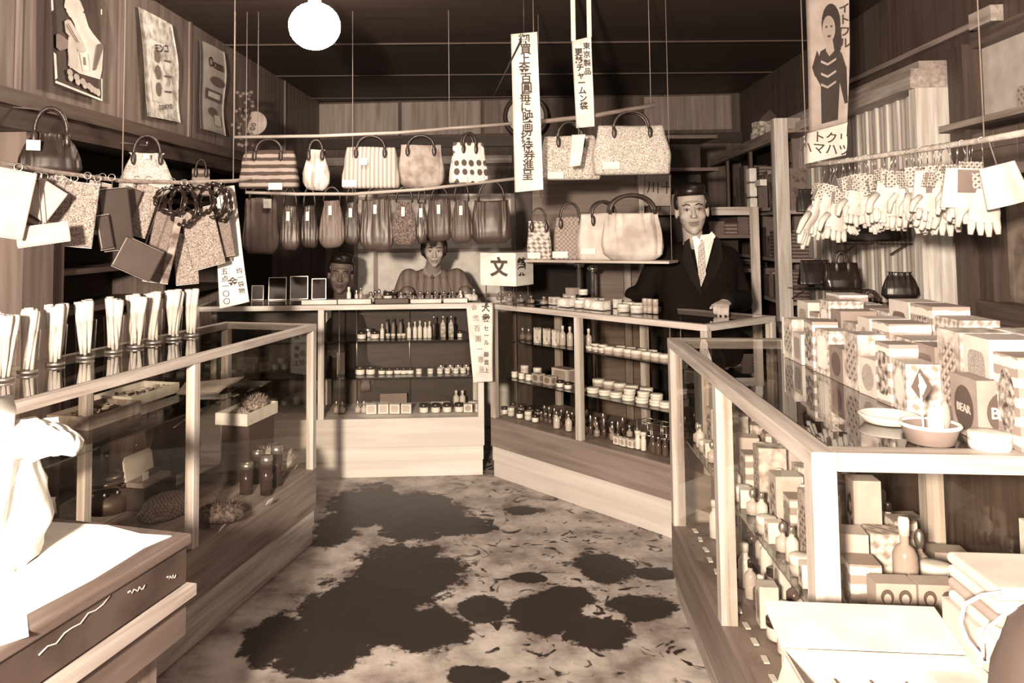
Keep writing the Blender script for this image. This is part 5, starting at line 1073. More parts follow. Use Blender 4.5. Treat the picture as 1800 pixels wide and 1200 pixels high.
o = MB().box((-.026, -.044, 0), (.026, .122, .045)).build('riser_block', mat(.45, .7), None, loc(R, 1.515, .165, .5912), R.rotation_euler.z); tag(o, 'low pale riser under the pair of portrait boxes in the right case', 'riser')
t = thing('twin_packet', 'tall twin white-topped packet near the back of the right case', 'packet', loc(R, 1.40, .50, .2755), R.rotation_euler.z+PI/2)
for k in (-1, 1): MB().box((-.014+.016*k, -.014, 0), (.014+.016*k-.002, .014, .40)).build('lower_sleeve', mat(.14, .6), t); MB().box((-.014+.016*k, -.014, .4005), (.014+.016*k-.002, .014, .50)).build('white_sleeve', PAPER, t)
# ------------------------------------------------------------------ inside case A
ZA = .3255; ZS = .7005
Af = lambda x, y, z: loc(A, x, y, z)
def apx(px, py, z): return atz(px, py, z)
def tray(label, px, py, w_, d_, h, m, z, rz, items, tilt=0):
    q = apx(px, py, z); t = thing('display_tray', label, 'tray', q, rz, rot=(0, tilt, rz))
    k = .004; MB().box((-w_/2, -d_/2, 0), (w_/2, d_/2, k)).build('tray_bottom', m, t)
    for a_, b_ in (((-w_/2, -d_/2, k), (w_/2, -d_/2+k, h)), ((-w_/2, d_/2-k, k), (w_/2, d_/2, h)), ((-w_/2, -d_/2+k, k), (-w_/2+k, d_/2-k, h)), ((w_/2-k, -d_/2+k, k), (w_/2, d_/2-k, h))): MB().box(a_, b_).build('tray_side', m, t)
    rr_ = random.Random(int(px)); M = Matrix.Translation(q) @ Matrix.Rotation(rz, 4, 'Z')
    for i in range(items):
        c = M @ Vector((rr_.uniform(-w_/2+.03, w_/2-.03), rr_.uniform(-d_/2+.03, d_/2-.03), h*.5+.008))
        mb = MB()
        if i % 2: mb.tube([(.018*math.cos(a), .012*math.sin(a), .003*math.sin(3*a)) for a in [2*PI*j/16 for j in range(16)]], .0035, 6, True); o = mb.build('bracelet', mat(.10, .2) if i % 4 == 1 else mat(.55, .3), None, c, rr_.uniform(0, 3)); tag(o, 'small bracelet lying in the %s' % label, 'bracelet', 'trinkets in the ' + label[:30])
        else: mb.ell((0, 0, 0), (.022, .008, .006), 10, 7); o = mb.build('brooch', [mat(.5, .25), mat(.06, .2), mat(.3, .3)][i % 3], None, c, rr_.uniform(0, 3)); tag(o, 'small brooch lying in the %s' % label, 'brooch', 'trinkets in the ' + label[:30])
    return t
hA = PI/2-aA
tray('white trinket tray at the top of the left case', 243, 700, .31, .17, .04, mat(.70, .7), ZS, hA, 12)
tray('brown trinket tray nearest the camera in the left case', 168, 738, .28, .17, .045, wood(.32, 0), ZS-.0, hA, 12)
o = sheet('folded_paper', '', '', [apx(325, 672, ZS+.02), apx(430, 662, ZS+.02), apx(385, 690, ZS+.004), apx(310, 692, ZS+.004)], mat(.4, .8), .003)[0]; tag(o, 'dim folded paper on the left case shelf beyond the white tray', 'paper')
tray('pale fur-lined box with white round puff in the left case', 435, 735, .27, .15, .05, mat(.70, .7), .56, hA, 0)
rn = random.Random(5)
def furry(name, label, cat, q, r, m, n=420, L_=.02, parent=None):
    mb = MB(); mb.ell((0, 0, 0), r, 20, 12)
    for k in range(n):
        a, b_ = rn.uniform(0, 2*PI), math.asin(rn.uniform(-.4, 1)); d = Vector((math.cos(a)*math.cos(b_), math.sin(a)*math.cos(b_), math.sin(b_)))
        p = Vector((d.x*r[0], d.y*r[1], d.z*r[2])); t_ = Vector((rn.uniform(-1, 1), rn.uniform(-1, 1), rn.uniform(-.3, 1)))*.4
        e = p + (d+t_)*L_; s_ = d.cross(Vector((.3, .5, .8))).normalized()*.0016; mb.add([p-s_, p+s_, e], [(0, 1, 2)], False)
    o = mb.build(name, m, parent, q); tag(o, label, cat); return o
q = apx(435, 735, .56); M = Matrix.Translation(q) @ Matrix.Rotation(hA, 4, 'Z')
furry('fur_collar', 'grey-brown fur collar filling the pale box in the left case', 'fur', M @ Vector((.065, .0, .045)), (.060, .062, .035), pattern('noise', .12, .45, 90), 500, .018)
furry('powder_puff', 'round dark-edged powder puff in the pale box of the left case', 'puff', M @ Vector((-.065, 0, .035)), (.045, .045, .02), pattern('noise', .25, .6, 90), 250, .008)
o = MB().box((-.10, -.065, 0), (.12, .065, .23)).build('riser_block', mat(.07, .7), None, apx(435, 735, .56)-Vector((0, 0, .232)), hA); tag(o, 'dark riser block under the pale fur box in the left case', 'riser'); o.location.z = ZA
furry('fur_tippet', 'pale fluffy fur piece near the far front corner of the left case', 'fur', apx(495, 815, ZA+.055)+Vector((-.06, .03, 0)), (.10, .06, .05), pattern('noise', .4, .7, 90), 800, .025)
# dark bag with handles in the middle
t = thing('evening_bag', 'dark felt bag with looped leather handles standing in the left case', 'handbag', apx(330, 830, ZA)+Vector((-.06, .02, 0)), hA)
hb = .26; bag_body(.30, hb, .09, 'boston', 3, .04).build('body', mat(.035, .7), t, weld=True)
for sg in (-1, 1): MB().tube(arc(.20, .05, sg*.03, hb*.93), .006, 8).build('handle', mat(.03, .3), t)
MB().tube([(-.10, -.055, hb*.82), (0, -.06, hb*.9), (.11, -.055, hb*.95)], .004, 6).build('metal_clasp', METAL, t)
MB().box((.05, -.060, hb*.70), (.075, -.0585, hb*.80)).build('price_tag', PAPER, t)
# mirror-lidded case, price cards, belt, woven hat, tins
q = apx(247, 836, ZA+.10); t = thing('mirror_case', 'open pale-lidded box with dark brush inside the left case', 'box', q, hA)
MB().prism([(-.085, 0), (.085, 0), (.085, .075), (.07, .09), (-.07, .09), (-.085, .075)], .008, Matrix.Rotation(-.15, 4, 'X')).build('lid', mat(.66, .5), t)
MB().box((-.085, -.075, -.018), (.085, 0, .0)).build('tray', mat(.30, .5), t); MB().ell((.02, -.035, .014), (.05, .012, .012), 14, 8).build('brush', mat(.05, .6), t); MB().box((-.06, -.055, .002), (-.025, -.053, .030)).build('price_card', PAPER, t)
o = MB().box((-.10, -.09, 0), (.10, .02, .082)).build('riser_block', mat(.05, .7), None, Vector((q.x, q.y, ZA)), hA); tag(o, 'black riser under the open pale-lidded box', 'riser')
q = apx(190, 862, ZA+.07); t = thing('coiled_belt', 'dark studded belt coiled on a stand in the left case', 'belt', q, hA)
MB().tube([(.075*math.cos(a)*(1-.02*j), .055*math.sin(a), .012*math.sin(a*.5)+.002*j) for j, a in enumerate([2*PI*k/20 for k in range(40)])], .009, 8).build('strap', mat(.05, .3), t)
for k in range(10): a = 2*PI*k/10; MB().ell((.085*math.cos(a), .065*math.sin(a), .006), (.006, .006, .008), 8, 6).build('stud', METAL, t)
o = MB().lathe([(.08, 0), (.08, .055), (.0, .056)], n=24).build('round_stand', mat(.06, .5), None, Vector((q.x, q.y, ZA))); tag(o, 'round black stand carrying the coiled belt', 'stand')
o = MB().prism([(-.02, 0), (.02, 0), (.016, .03), (-.016, .03)], .002, Matrix.Rotation(.5, 4, 'X')).build('price_card', PAPER, None, apx(258, 862, ZA+.001)+Vector((.0, 0, .0)), .4); tag(o, 'white tilted price card beside the coiled belt', 'card')
q = apx(300, 905, ZA); t = thing('woven_cap', 'rounded woven straw purse with ribbed texture on the left case floor', 'purse', q+Vector((-.03, .03, 0)), hA)
mb = MB(); mb.grid(lambda u, v: Vector(((.115*math.cos(2*PI*u)*math.cos(v*PI/2)**.5*(1+.015*math.sin(60*PI*u))), .075*math.sin(2*PI*u)*math.cos(v*PI/2)**.5, .062*math.sin(v*PI/2)**.8*(1+.02*math.sin(40*v)))), 90, 24, True, True); mb.build('woven_body', pattern('weave', .20, .42, 110), t)
furry('dark_fur_purse', 'dark shaggy purse in front of the fluffy fur piece', 'purse', apx(400, 905, ZA+.03)+Vector((-.03, .02, 0)), (.09, .06, .035), pattern('noise', .04, .16, 60), 500, .015)
for i, (px, py, r, h) in enumerate(((433, 866, .026, .12), (468, 868, .024, .15), (486, 852, .024, .16), (452, 846, .022, .13))):
    stamp('lipstick_stand', [('body', cached('cyl%.3f' % h, lath([(r, 0), (r, h*.8)], 16), mat(.05, .15))), ('metal_band', cached('cylm%.3f' % h, lath([(r*1.03, h*.8), (r*1.03, h)], 16), METAL))], apx(px, py, ZA+.001), 0, 'short dark bottle with metal top in the left case, %s' % nth(i, 4), 'bottle', 'dark bottles in the left case')
for i, (px, py) in enumerate(((472, 885), (495, 838), (420, 912), (388, 932), (245, 905), (520, 822))):
    o = MB().prism([(-.016, 0), (.016, 0), (.014, .022), (-.014, .022)], .0015, Matrix.Rotation(.6, 4, 'X')).build('price_card', mat(.7, .8), None, apx(px, py, ZA+.001), hA+rn.uniform(-.3, .3)); tag(o, 'little tilted price card on the left case floor, %s of six' % ORD[i], 'card', 'price cards on the left case floor')
# ------------------------------------------------------------------ foreground left: table with white paper, wrapped parcel
c1, c2, c3 = atz(338, 938, .72), atz(-60, 1180, .72), atz(98, 876, .72)
ux = (c1-c2).xy.normalized(); ang = math.atan2(ux.y, ux.x)
T = thing('work_table', 'dark worn table in the left foreground covered with white paper', 'table', (c1.x, c1.y, 0), ang)
# local x points from the near-left toward the right corner, local +y leads away to the left
TL, TD = 1.35, .50
bevel(MB().box((-TL, 0, .70), (0, TD, .722)).build('top', wood(.14, 0), T), .004)
ap = MB().box((-TL+.01, .006, .625), (-.012, .03, .6995)).build('apron', pattern('noise', .05, .09, 6, .6), T)
MB().box((-TL+.01, TD-.03, .61), (-.012, TD-.006, .6995)).build('apron', wood(.10, 0), T)
MB().box((-.03, .031, .61), (-.012, TD-.031, .6995)).build('apron', wood(.10, 1), T)
MB().box((-TL, -.012, .595), (0, .02, .618)).build('lower_moulding', wood(.42, 0), T)
MB().box((-TL, .0, .52), (-.02, .022, .594)).build('drawer_front', wood(.13, 0), T)
for (x, y) in ((-.13, .03), (-.13, TD-.09), (-TL+.04, .03), (-TL+.04, TD-.09)): MB().box((x, y, 0), (x+.055, y+.055, .6)).build('leg', wood(.20, 2), T)
for k, (x0, x1, z) in enumerate(((-.42, -.25, .672), (-.20, -.15, .68), (-.08, -.05, .66))):
    MB().tube([(x0+(x1-x0)*j/9, .0045, z+.004*math.sin(j*2.3)+.02*j/9*(1 if k == 0 else -.5)) for j in range(10)], .0014, 5).build('scratch', mat(.55, .8), T)
def tl(x, y, z): return loc(T, x, y, z)
mb = MB()
out = [(-TL+.01, .0), (-1.0, -.004), (-.80, .02), (-.62, -.006), (-.50, .01), (-.46, -.012), (-.40, .05), (-.25, .04), (-.10, .045), (-.03, .03), (-.04, .10), (-.02, .20), (-.05, .45), (-.08, TD-.03), (-TL+.01, TD-.01)]
cx_ = sum(p[0] for p in out)/len(out); cy_ = sum(p[1] for p in out)/len(out)
n = len(out); vs = [Vector((x, y, .7225)) for x, y in out]+[Vector((x, y, .7245+.003*math.sin(7*x+5*y))) for x, y in out]
mb.add(vs, [tuple(range(n))[::-1], tuple(range(n, 2*n))]+[(i, (i+1) % n, n+(i+1) % n, n+i) for i in range(n)], False)
o = mb.build('paper_sheet', mat(.86, .85), None, (c1.x, c1.y, 0), ang); tag(o, 'large ragged white paper sheet spread over the foreground table', 'paper')
# tall wrapped white parcels at the far left
for i, (px, py, z, rx, ry, h) in enumerate(((20, 985, .727, .055, .06, .25), (40, 925, .727, .040, .045, .20), (-50, 1010, .727, .07, .07, .30))):
    q = atz(px, py, z); mb = MB(); ph = i*1.3
    mb.grid(lambda u, v: Vector((rx*math.cos(2*PI*u)*(.92+.14*math.sin(5*v+ph)+.05*math.sin(6*PI*u+3*v)), ry*math.sin(2*PI*u)*(.95+.12*math.sin(4*v+ph+1)+.05*math.sin(8*PI*u+ph)), h*v+.012*math.sin(4*PI*u)*v)), 40, 16, True, True)
    crumple(mb, .018, 11, i); top = [mb.v[40*15+k] for k in range(40)]; c = sum(top, Vector())/40; mb.add(top+[c+Vector((0, 0, .02))], [(k, (k+1) % 40, 40) for k in range(40)], True)
    o = mb.build('cloth_bundle', mat(.82, .85), None, q, weld=True); tag(o, 'tall white wrapped cloth bundle on the foreground table, %s' % ('middle', 'rightmost', 'leftmost')[i], 'bundle', 'white bundles on the foreground table')
o = crumple(MB().ell((0, 0, 0), (.075, .05, .036), 48, 30), .020, 18, 3).build('white_cloth_roll', mat(.82, .85), None, atY(75, 762, 1.62), .5); tag(o, 'crumpled white cloth lying across the upright bundles', 'cloth'); o.location = atY(62, 776, 1.60)
o = sheet('figured_cloth', '', '', [atz(70, 880, .80), atz(98, 872, .80), atz(98, 905, .727), atz(62, 915, .727)], pattern('floral', .25, .6, 40), .004)[0]; tag(o, 'small scrap of figured cloth standing at the back of the foreground table', 'cloth')
# ------------------------------------------------------------------ foreground right: open carton with flaps, striped bundle, cord loops, dark hat
CB = atY(1405, 1000, 1.22); bx0 = Vector((atY(1372, 1100, 1.20).x, 1.20, 0)); ztop = atY(1420, 1165, 1.22).z
Bx = thing('open_carton', 'big open white carton with raised flaps in the right foreground', 'box', (bx0.x, 1.02, ztop-.36), -.10)
WB, DB = .27, .24; bm_ = mat(.50, .75)
MB().box((0, 0, 0), (WB, .004, .36)).build('side', bm_, Bx); MB().box((0, DB, 0), (WB, DB+.004, .36)).build('side', bm_, Bx); MB().box((0, .004, 0), (.004, DB, .36)).build('side', bm_, Bx); MB().box((WB-.004, .004, 0), (WB, DB, .36)).build('side', bm_, Bx); MB().box((.004, .004, 0), (WB-.004, DB, .004)).build('bottom', bm_, Bx)
def flap(p, q_, dirv, l, nm): 
    p, q_ = Vector(p), Vector(q_); d = Vector(dirv).normalized()*l; nn = (q_-p).cross(d).normalized()*.003
    mb = MB(); vs = [p, q_, q_+d, p+d]; mb.add(vs+[v+nn for v in vs], [(0, 1, 2, 3), (7, 6, 5, 4), (0, 4, 5, 1), (1, 5, 6, 2), (2, 6, 7, 3), (3, 7, 4, 0)], False); mb.build(nm, bm_, Bx)
flap((0, DB+.004, .361), (WB*.98, DB+.004, .361), (0, .5, .12), .10, 'flap'); flap((WB+.001, DB, .361), (WB+.001, .02, .361), (.9, .1, .12), .12, 'flap')
flap((0, 0, .361), (0, DB*.9, .361), (-.3, 0, -.95), .10, 'flap')
for k in range(3): MB().box((.06+.05*k, .03, .05), (.064+.05*k, DB-.03, .335)).build('divider', bm_, Bx)
o = thing('packing_crate', 'wooden crate under the open white carton', 'crate', (bx0.x-.02, 1.0, 0), -.10)
hc = ztop-.361
for k in range(4): MB().box((0, -.0, hc*k/4+.004), (.75, .018, hc*(k+1)/4-.004)).build('slat', wood(.3, 0), o); MB().box((0, .30, hc*k/4+.004), (.75, .318, hc*(k+1)/4-.004)).build('slat', wood(.3, 0), o)
for x in (0, .73): MB().box((x, .019, 0), (x+.02, .299, hc-.002)).build('end_panel', wood(.26, 2), o)
MB().box((.02, .019, hc-.02), (.73, .299, hc-.001)).build('lid', wood(.3, 0), o)
q = atY(1800, 1050, 1.22); t = thing('striped_bundle', 'folded white striped cloth bundle at the right edge foreground', 'cloth bundle', q, -.1)
for k in range(4):
    o2 = MB().box((-.075, -.07, -.035+.019*k), (.16, .07, -.035+.019*k+.017)).build('folded_layer', [mat(.55, .8), mat(.30, .8)][k % 2 if k < 3 else 0], t); bevel(o2, .008, 4)
o = MB().lathe([(.125, 0), (.13, .01), (.125, .05), (.10, .12), (.05, .155), (0, .165)], n=36).build('felt_hat', mat(.10, .8), None, atY(1835, 1215, 1.12), 0); tag(o, 'dark round felt hat at the bottom right corner', 'hat')
qh = o.location.copy(); o.location = Vector((.84, 1.09, hc+.341))
zb = hc+.18
o2 = MB().box((.69, .99, hc), (1.12, 1.33, hc+.340)).build('support_box', mat(.45, .7)); tag(o2, 'pale box under the dark hat and the striped bundle', 'box')
o3 = MB().box((-.075, -.05, 0), (.16, .05, max(.02, q.z-.0355-hc-.3405))).build('small_box', mat(.5, .7), None, Vector((q.x, q.y+.03, hc+.3405)), -.1); tag(o3, 'small pale box propping up the striped cloth bundle', 'box')
o = MB().tube([atY(x, y, 1.15)-atY(1740, 1100, 1.15) for x, y in ((1760, 1040), (1725, 1046), (1695, 1062), (1688, 1095), (1700, 1125), (1722, 1150), (1730, 1160), (1726, 1130), (1740, 1100), (1768, 1078), (1800, 1070), (1830, 1075))], .0028, 8).build('looped_cord', mat(.75, .6), None, atY(1740, 1100, 1.15)); tag(o, 'pale looped cord hanging beside the striped bundle', 'cord')
# ------------------------------------------------------------------ people: one fused skin surface each, clothing and hair as children
def fuse(mb, name, m, parent, voxel=.006, smooth_it=4, loc_=None, rot=None):
    me = mb.mesh(name, m); tmp = bpy.data.objects.new('tmp', me); COL.objects.link(tmp)
    r = tmp.modifiers.new('r', 'REMESH'); r.mode = 'VOXEL'; r.voxel_size = voxel; r.use_smooth_shade = True
    s = tmp.modifiers.new('s', 'SMOOTH'); s.factor = .5; s.iterations = smooth_it
    dg = bpy.context.evaluated_depsgraph_get(); out = bpy.data.meshes.new_from_object(tmp.evaluated_get(dg)); bpy.data.objects.remove(tmp)
    out.materials.clear(); out.materials.append(m)
    for p in out.polygons: p.use_smooth = True; p.material_index = 0
    return link(out, name, parent, loc_, rot=rot)
def cap(mb, pts, rs, n=14):
    mb.tube(pts, rs, n)
    for p, r in zip(pts, rs): mb.ell(p, (r, r, r), 12, 8)
def head_blobs(mb, H, s=1.0):
    T = lambda p: H @ (Vector(p)*s); R3 = H.to_3x3().to_4x4()
    e = lambda c, r: mb.ell(T(c), tuple(x*s for x in r), 20, 14, M=R3)
    e((0, .018, .040), (.073, .090, .084)); e((0, -.018, -.020), (.064, .070, .090)); e((0, -.030, -.070), (.048, .050, .048)); e((0, -.052, -.104), (.024, .026, .020))
    e((0, -.074, .028), (.050, .016, .012)); e((-.036, -.052, -.030), (.026, .028, .026)); e((.036, -.052, -.030), (.026, .028, .026))
    for sx_ in (-1, 1): e((sx_*.075, .012, -.010), (.010, .020, .031)); e((sx_*.011, -.094, -.036), (.008, .010, .007))
    cap(mb, [T((0, -.086, .010)), T((0, -.100, -.018)), T((0, -.108, -.034))], [.008*s, .010*s, .012*s], 10)
    e((0, -.082, -.066), (.024, .014, .014))
def head_extras(body, H, s=1.0, hair='short', skin_dark=None, lip=.16, hairm=None, squint=False):
    T = lambda p: H @ (Vector(p)*s); R3 = H.to_3x3().to_4x4(); hairm = hairm or mat(.012, .35)
    for sx_ in (-1, 1):
        ew = MB().ell(T((sx_*.029, -.0815, -.001)), (.0135*s, .0065*s, .0058*s), 14, 8, M=R3).build('eye', mat(.38, .3), body)
        MB().ell(T((sx_*.029, -.0865, -.001)), (.0058*s, .0030*s, .0056*s), 12, 8, M=R3).build('iris', mat(.02, .2), ew)
        MB().tube([T((sx_*.014, -.0865, .001)), T((sx_*.028, -.0895, .0075)), T((sx_*.044, -.081, .003))], .0018*s, 6).build('eyelid', mat(.10, .5), ew)
        MB().tube([T((sx_*.012, -.0905, .021)), T((sx_*.028, -.0905, .028)), T((sx_*.048, -.076, .022))], [.0022*s, .0036*s, .0018*s], 8).build('eyebrow', hairm, body)
    lp = MB(); lp.ell(T((0, -.0955, -.0635)), (.021*s, .006*s, .0042*s), 14, 8, M=R3); lp.build('mouth', mat(lip, .5), body)
    MB().ell(T((0, -.0945, -.0715)), (.016*s, .006*s, .0048*s), 14, 8, M=R3).build('lower_lip', mat(lip*1.5, .5), body)
    hb = MB(); e = lambda c, r: hb.ell(T(c), tuple(x*s for x in r), 20, 14, M=R3)
    e((0, .002, .092), (.072, .078, .046)); e((0, .045, .045), (.084, .078, .088)); e((-.070, .022, .038), (.015, .045, .048)); e((.070, .022, .038), (.015, .045, .048)); e((.012, -.022, .112), (.060, .050, .026))
    if hair == 'woman': e((0, .05, -.02), (.090, .070, .09)); e((-.078, .01, .0), (.016, .04, .06)); e((.078, .01, .0), (.016, .04, .06)); e((0, -.055, .085), (.062, .03, .022))
    if hair == 'boy': e((-.02, -.040, .098), (.045, .042, .026))
    fuse(hb, 'hair', hairm, body, .005*s+.0005, 3)
def hand_blobs(mb, W, F_, side, curl=.5, s=1.0):
    """W wrist, F_ pointing matrix: local +y towards the fingers, +z back of the hand; side=+1 thumb on +x"""
    T = lambda p: W + F_ @ (Vector(p)*s)
    mb.ell(T((0, .045, 0)), (.040*s, .050*s, .015*s), 16, 10, M=F_.to_4x4())
    for k, (x, l) in enumerate(((-.030, .060), (-.011, .074), (.010, .078), (.030, .068))):
        x *= -side; b = Vector((x, .085, .002)); c = curl*1.1
        p1 = b + Vector((x*.12, math.cos(c*.5)*l*.45, -math.sin(c*.5)*l*.45)); p2 = p1 + Vector((0, math.cos(c*1.4)*l*.32, -math.sin(c*1.4)*l*.32)); p3 = p2 + Vector((0, math.cos(c*2.2)*l*.24, -math.sin(c*2.2)*l*.24))
        cap(mb, [T(b), T(p1), T(p2), T(p3)], [.0098*s, .009*s, .0082*s, .007*s], 10)
    b = Vector((side*.032, .025, -.004)); cap(mb, [T(b), T(b+Vector((side*.022, .028, -.008))), T(b+Vector((side*.026, .056, -.014)))], [.0125*s, .0105*s, .0085*s], 10)
def torso_grid(mb, c, levels, n=36, e=2.6, rz=0):
    R = Matrix.Rotation(rz, 3, 'Z'); k = len(levels)
    def fn(u, v):
        j = min(int(v*(k-1)+1e-6), k-2); f_ = v*(k-1)-j; A_, B_ = levels[j], levels[j+1]; q = [A_[i]+(B_[i]-A_[i])*f_ for i in range(5)]
        a = 2*PI*u; cs, sn = math.cos(a), math.sin(a)
        return Vector(c)+R @ Vector((q[3]+math.copysign(abs(cs)**(2/e), cs)*q[1]/2, q[4]+math.copysign(abs(sn)**(2/e), sn)*q[2]/2, q[0]))
    st = len(mb.v); nv = (k-1)*4+1; mb.grid(fn, n, nv, True, True)
    mb.add([fn(i/n, 0) for i in range(n)], [tuple(range(n))[::-1]], True); mb.add([fn(i/n, 1) for i in range(n)], [tuple(range(n))], True)
def R3(z=0, x=0, y=0): return (Matrix.Rotation(z, 3, 'Z') @ Matrix.Rotation(x, 3, 'X') @ Matrix.Rotation(y, 3, 'Y'))
SKIN = mat(.42, .6, spec=.3)
# ---- the man in the suit
mp = atY(1228, 560, 4.32); base = Vector((mp.x, 4.32, 0))
man = thing('person', 'man in a dark suit, white collar and patterned tie leaning on the angled counter', 'person', base)
hc = atY(1216, 369, 4.24)-base           # head centre
Hm = Matrix.Translation(hc) @ Matrix.Rotation(-.22, 4, 'Z') @ Matrix.Rotation(math.radians(-3), 4, 'Y')
bm_ = MB(); head_blobs(bm_, Hm, 1.05)
sh = hc.z - .182                        # shoulder line height
cap(bm_, [hc+Vector((0, .012, -.07)), hc+Vector((.012, .03, -.15)), Vector((.0, .02, sh-.02))], [.050, .052, .07])
torso_grid(bm_, (0, 0, 0), [(.86, .30, .19, 0, .02), (1.0, .27, .18, 0, .02), (sh-.13, .34, .20, 0, .02), (sh-.04, .34, .17, 0, .02), (sh+.0, .22, .12, 0, .02)])
hr_ = atY(1268, 545, 3.86)-base; hr_.z = .958+.030   # right-of-picture hand on the glass
sR, eR = Vector((.165, .01, sh-.075)), Vector((.235, .02, sh-.30)); wR = hr_+Vector((.045, .075, .030))
sL, eL = Vector((-.185, .01, sh-.055)), Vector((-.27, .05, sh-.25)); wL = Vector((-.345, .10, 1.00))
cap(bm_, [sR, eR, wR], [.052, .042, .027]); cap(bm_, [sL, eL, wL], [.052, .042, .027])
d_ = (hr_-wR); F1 = Matrix((Vector((1, 0, 0)), Vector((0, 1, 0)), Vector((0, 0, 1)))).transposed() @ R3(math.atan2(-(-.75), -.55)-0, 0)
F1 = R3(z=math.radians(150), x=math.radians(-8)); hand_blobs(bm_, wR+Vector((0, 0, -.004)), F1, 1, .75, .92)
F2 = R3(z=math.radians(120), x=math.radians(-25)); hand_blobs(bm_, wL, F2, -1, .5, .92)
# legs behind the counter
for sx_ in (-1, 1): cap(bm_, [Vector((sx_*.08, .02, .88)), Vector((sx_*.09, .03, .46)), Vector((sx_*.09, .04, .09))], [.085, .058, .04]); bm_.ell((sx_*.09, -.03, .05), (.042, .11, .045), 14, 8)
body = fuse(bm_, 'body', SKIN, man, .0055, 3)
head_extras(man, Hm, 1.05)
SUIT = mat(.008, .85, spec=.12)
jk = MB()
torso_grid(jk, (0, 0, 0), [(.80, .44, .28, 0, .02), (.95, .40, .26, 0, .02), (sh-.25, .40, .26, 0, .02), (sh-.12, .43, .25, 0, .02), (sh-.055, .42, .21, 0, .02), (sh-.015, .30, .17, 0, .025), (sh+.015, .16, .13, 0, .035)])
cap(jk, [sR+Vector((0, 0, .0)), eR, wR+Vector((.01, .014, .006))], [.066, .060, .045]); cap(jk, [sL, eL, wL+Vector((.018, -.01, .012))], [.066, .060, .045])
fuse(jk, 'jacket', SUIT, man, .008, 4)
tr = MB()
for sx_ in (-1, 1): cap(tr, [Vector((sx_*.085, .02, .84)), Vector((sx_*.09, .03, .46)), Vector((sx_*.09, .04, .11))], [.105, .085, .075])
fuse(tr, 'trousers', SUIT, man, .012, 3)
# shirt front, collar, tie laid on the chest in the V of the jacket
fy = -.124
def chest(poly, m, nm, off, t=.003, slope=.18, par=man):
    mb = MB(); n = len(poly)
    f = lambda x, z: Vector((x, fy+off+slope*max(0, z-(sh-.10))+abs(x)*.25, z))
    vs = [f(x, z) for x, z in poly]+[f(x, z)+Vector((0, t, 0)) for x, z in poly]
    mb.add(vs, [tuple(range(n)), tuple(range(n, 2*n))[::-1]]+[((i+1) % n, i, n+i, n+(i+1) % n) for i in range(n)], False); return mb.build(nm, m, par)
nk = sh+.035
chest([(-.020, sh-.215), (.062, nk-.01), (.048, nk+.022), (-.034, nk+.012), (-.046, nk-.02)], mat(.86, .7), 'shirt_front', -.006)
chest([(.0, nk-.012), (.052, nk+.034), (.072, nk+.010), (.024, nk-.052)], mat(.9, .7), 'collar', -.014)
chest([(-.012, nk-.014), (-.044, nk+.026), (-.052, nk-.004), (-.026, nk-.044)], mat(.9, .7), 'collar', -.014)
chest([(-.018, sh-.205), (-.034, sh-.15), (-.024, nk-.035), (-.017, nk-.008), (.003, nk-.008), (.005, nk-.035), (.004, sh-.15)], pattern('magic', .30, .60, 60), 'tie', -.011)
chest([(-.018, sh-.26), (-.028, sh-.19), (-.060, sh-.05), (-.066, nk+.0), (-.092, nk-.02), (-.110, sh-.08), (-.07, sh-.18)], mat(.012, .8, spec=.15), 'lapel', -.012)
chest([(-.018, sh-.26), (.002, sh-.17), (.052, sh-.03), (.074, nk+.012), (.100, nk-.012), (.105, sh-.07), (.05, sh-.17)], mat(.012, .8, spec=.15), 'lapel', -.012)
# ---- woman in a pale buttoned smock, leaning on the back counter
wp = atY(760, 560, 5.02); base = Vector((wp.x, 5.12, 0))
wo = thing('person', 'woman in a pale buttoned smock bending over the back counter, face blurred', 'person', base)
hc = atY(763, 436, 4.95)-base; Hw = Matrix.Translation(hc) @ Matrix.Rotation(.05, 4, 'Z') @ Matrix.Rotation(.22, 4, 'X')
bm_ = MB(); head_blobs(bm_, Hw, .88); sh = hc.z-.145
cap(bm_, [hc+Vector((0, .02, -.06)), Vector((0, .03, sh-.02))], [.044, .055])
torso_grid(bm_, (0, 0, 0), [(.82, .26, .18, 0, .1), (sh-.15, .28, .18, 0, .06), (sh-.04, .27, .14, 0, .03), (sh, .16, .1, 0, .02)])
sR, eR, wR = Vector((.150, .02, sh-.05)), Vector((.235, -.02, sh-.20)), Vector((.20, -.20, .985)); sL, eL, wL = Vector((-.150, .02, sh-.05)), Vector((-.21, -.0, sh-.20)), Vector((-.15, -.17, .985))
for a in ((sR, eR, wR), (sL, eL, wL)): cap(bm_, a, [.045, .036, .024])
hand_blobs(bm_, wR, R3(z=math.radians(165), x=math.radians(-12)), 1, .6, .82); hand_blobs(bm_, wL, R3(z=math.radians(195), x=math.radians(-12)), -1, .6, .82)
for sx_ in (-1, 1): cap(bm_, [Vector((sx_*.08, .1, .84)), Vector((sx_*.08, .10, .44)), Vector((sx_*.08, .12, .09))], [.08, .05, .036]); bm_.ell((sx_*.08, .06, .045), (.036, .10, .04), 14, 8)
fuse(bm_, 'body', mat(.42, .6), wo, .006, 5); head_extras(wo, Hw, .88, 'woman', lip=.2, hairm=mat(.03, .5))
sm = MB(); torso_grid(sm, (0, 0, 0), [(.78, .42, .30, 0, .1), (.95, .38, .27, 0, .08), (sh-.14, .37, .24, 0, .05), (sh-.055, .35, .20, 0, .03), (sh-.012, .24, .15, 0, .03), (sh+.012, .13, .11, 0, .03)])
for a in ((sR, eR, wR+Vector((0, .03, .004))), (sL, eL, wL+Vector((0, .03, .004)))): cap(sm, a, [.066, .064, .046])
SMK = pattern('stripe', .15, .21, 7, .85)
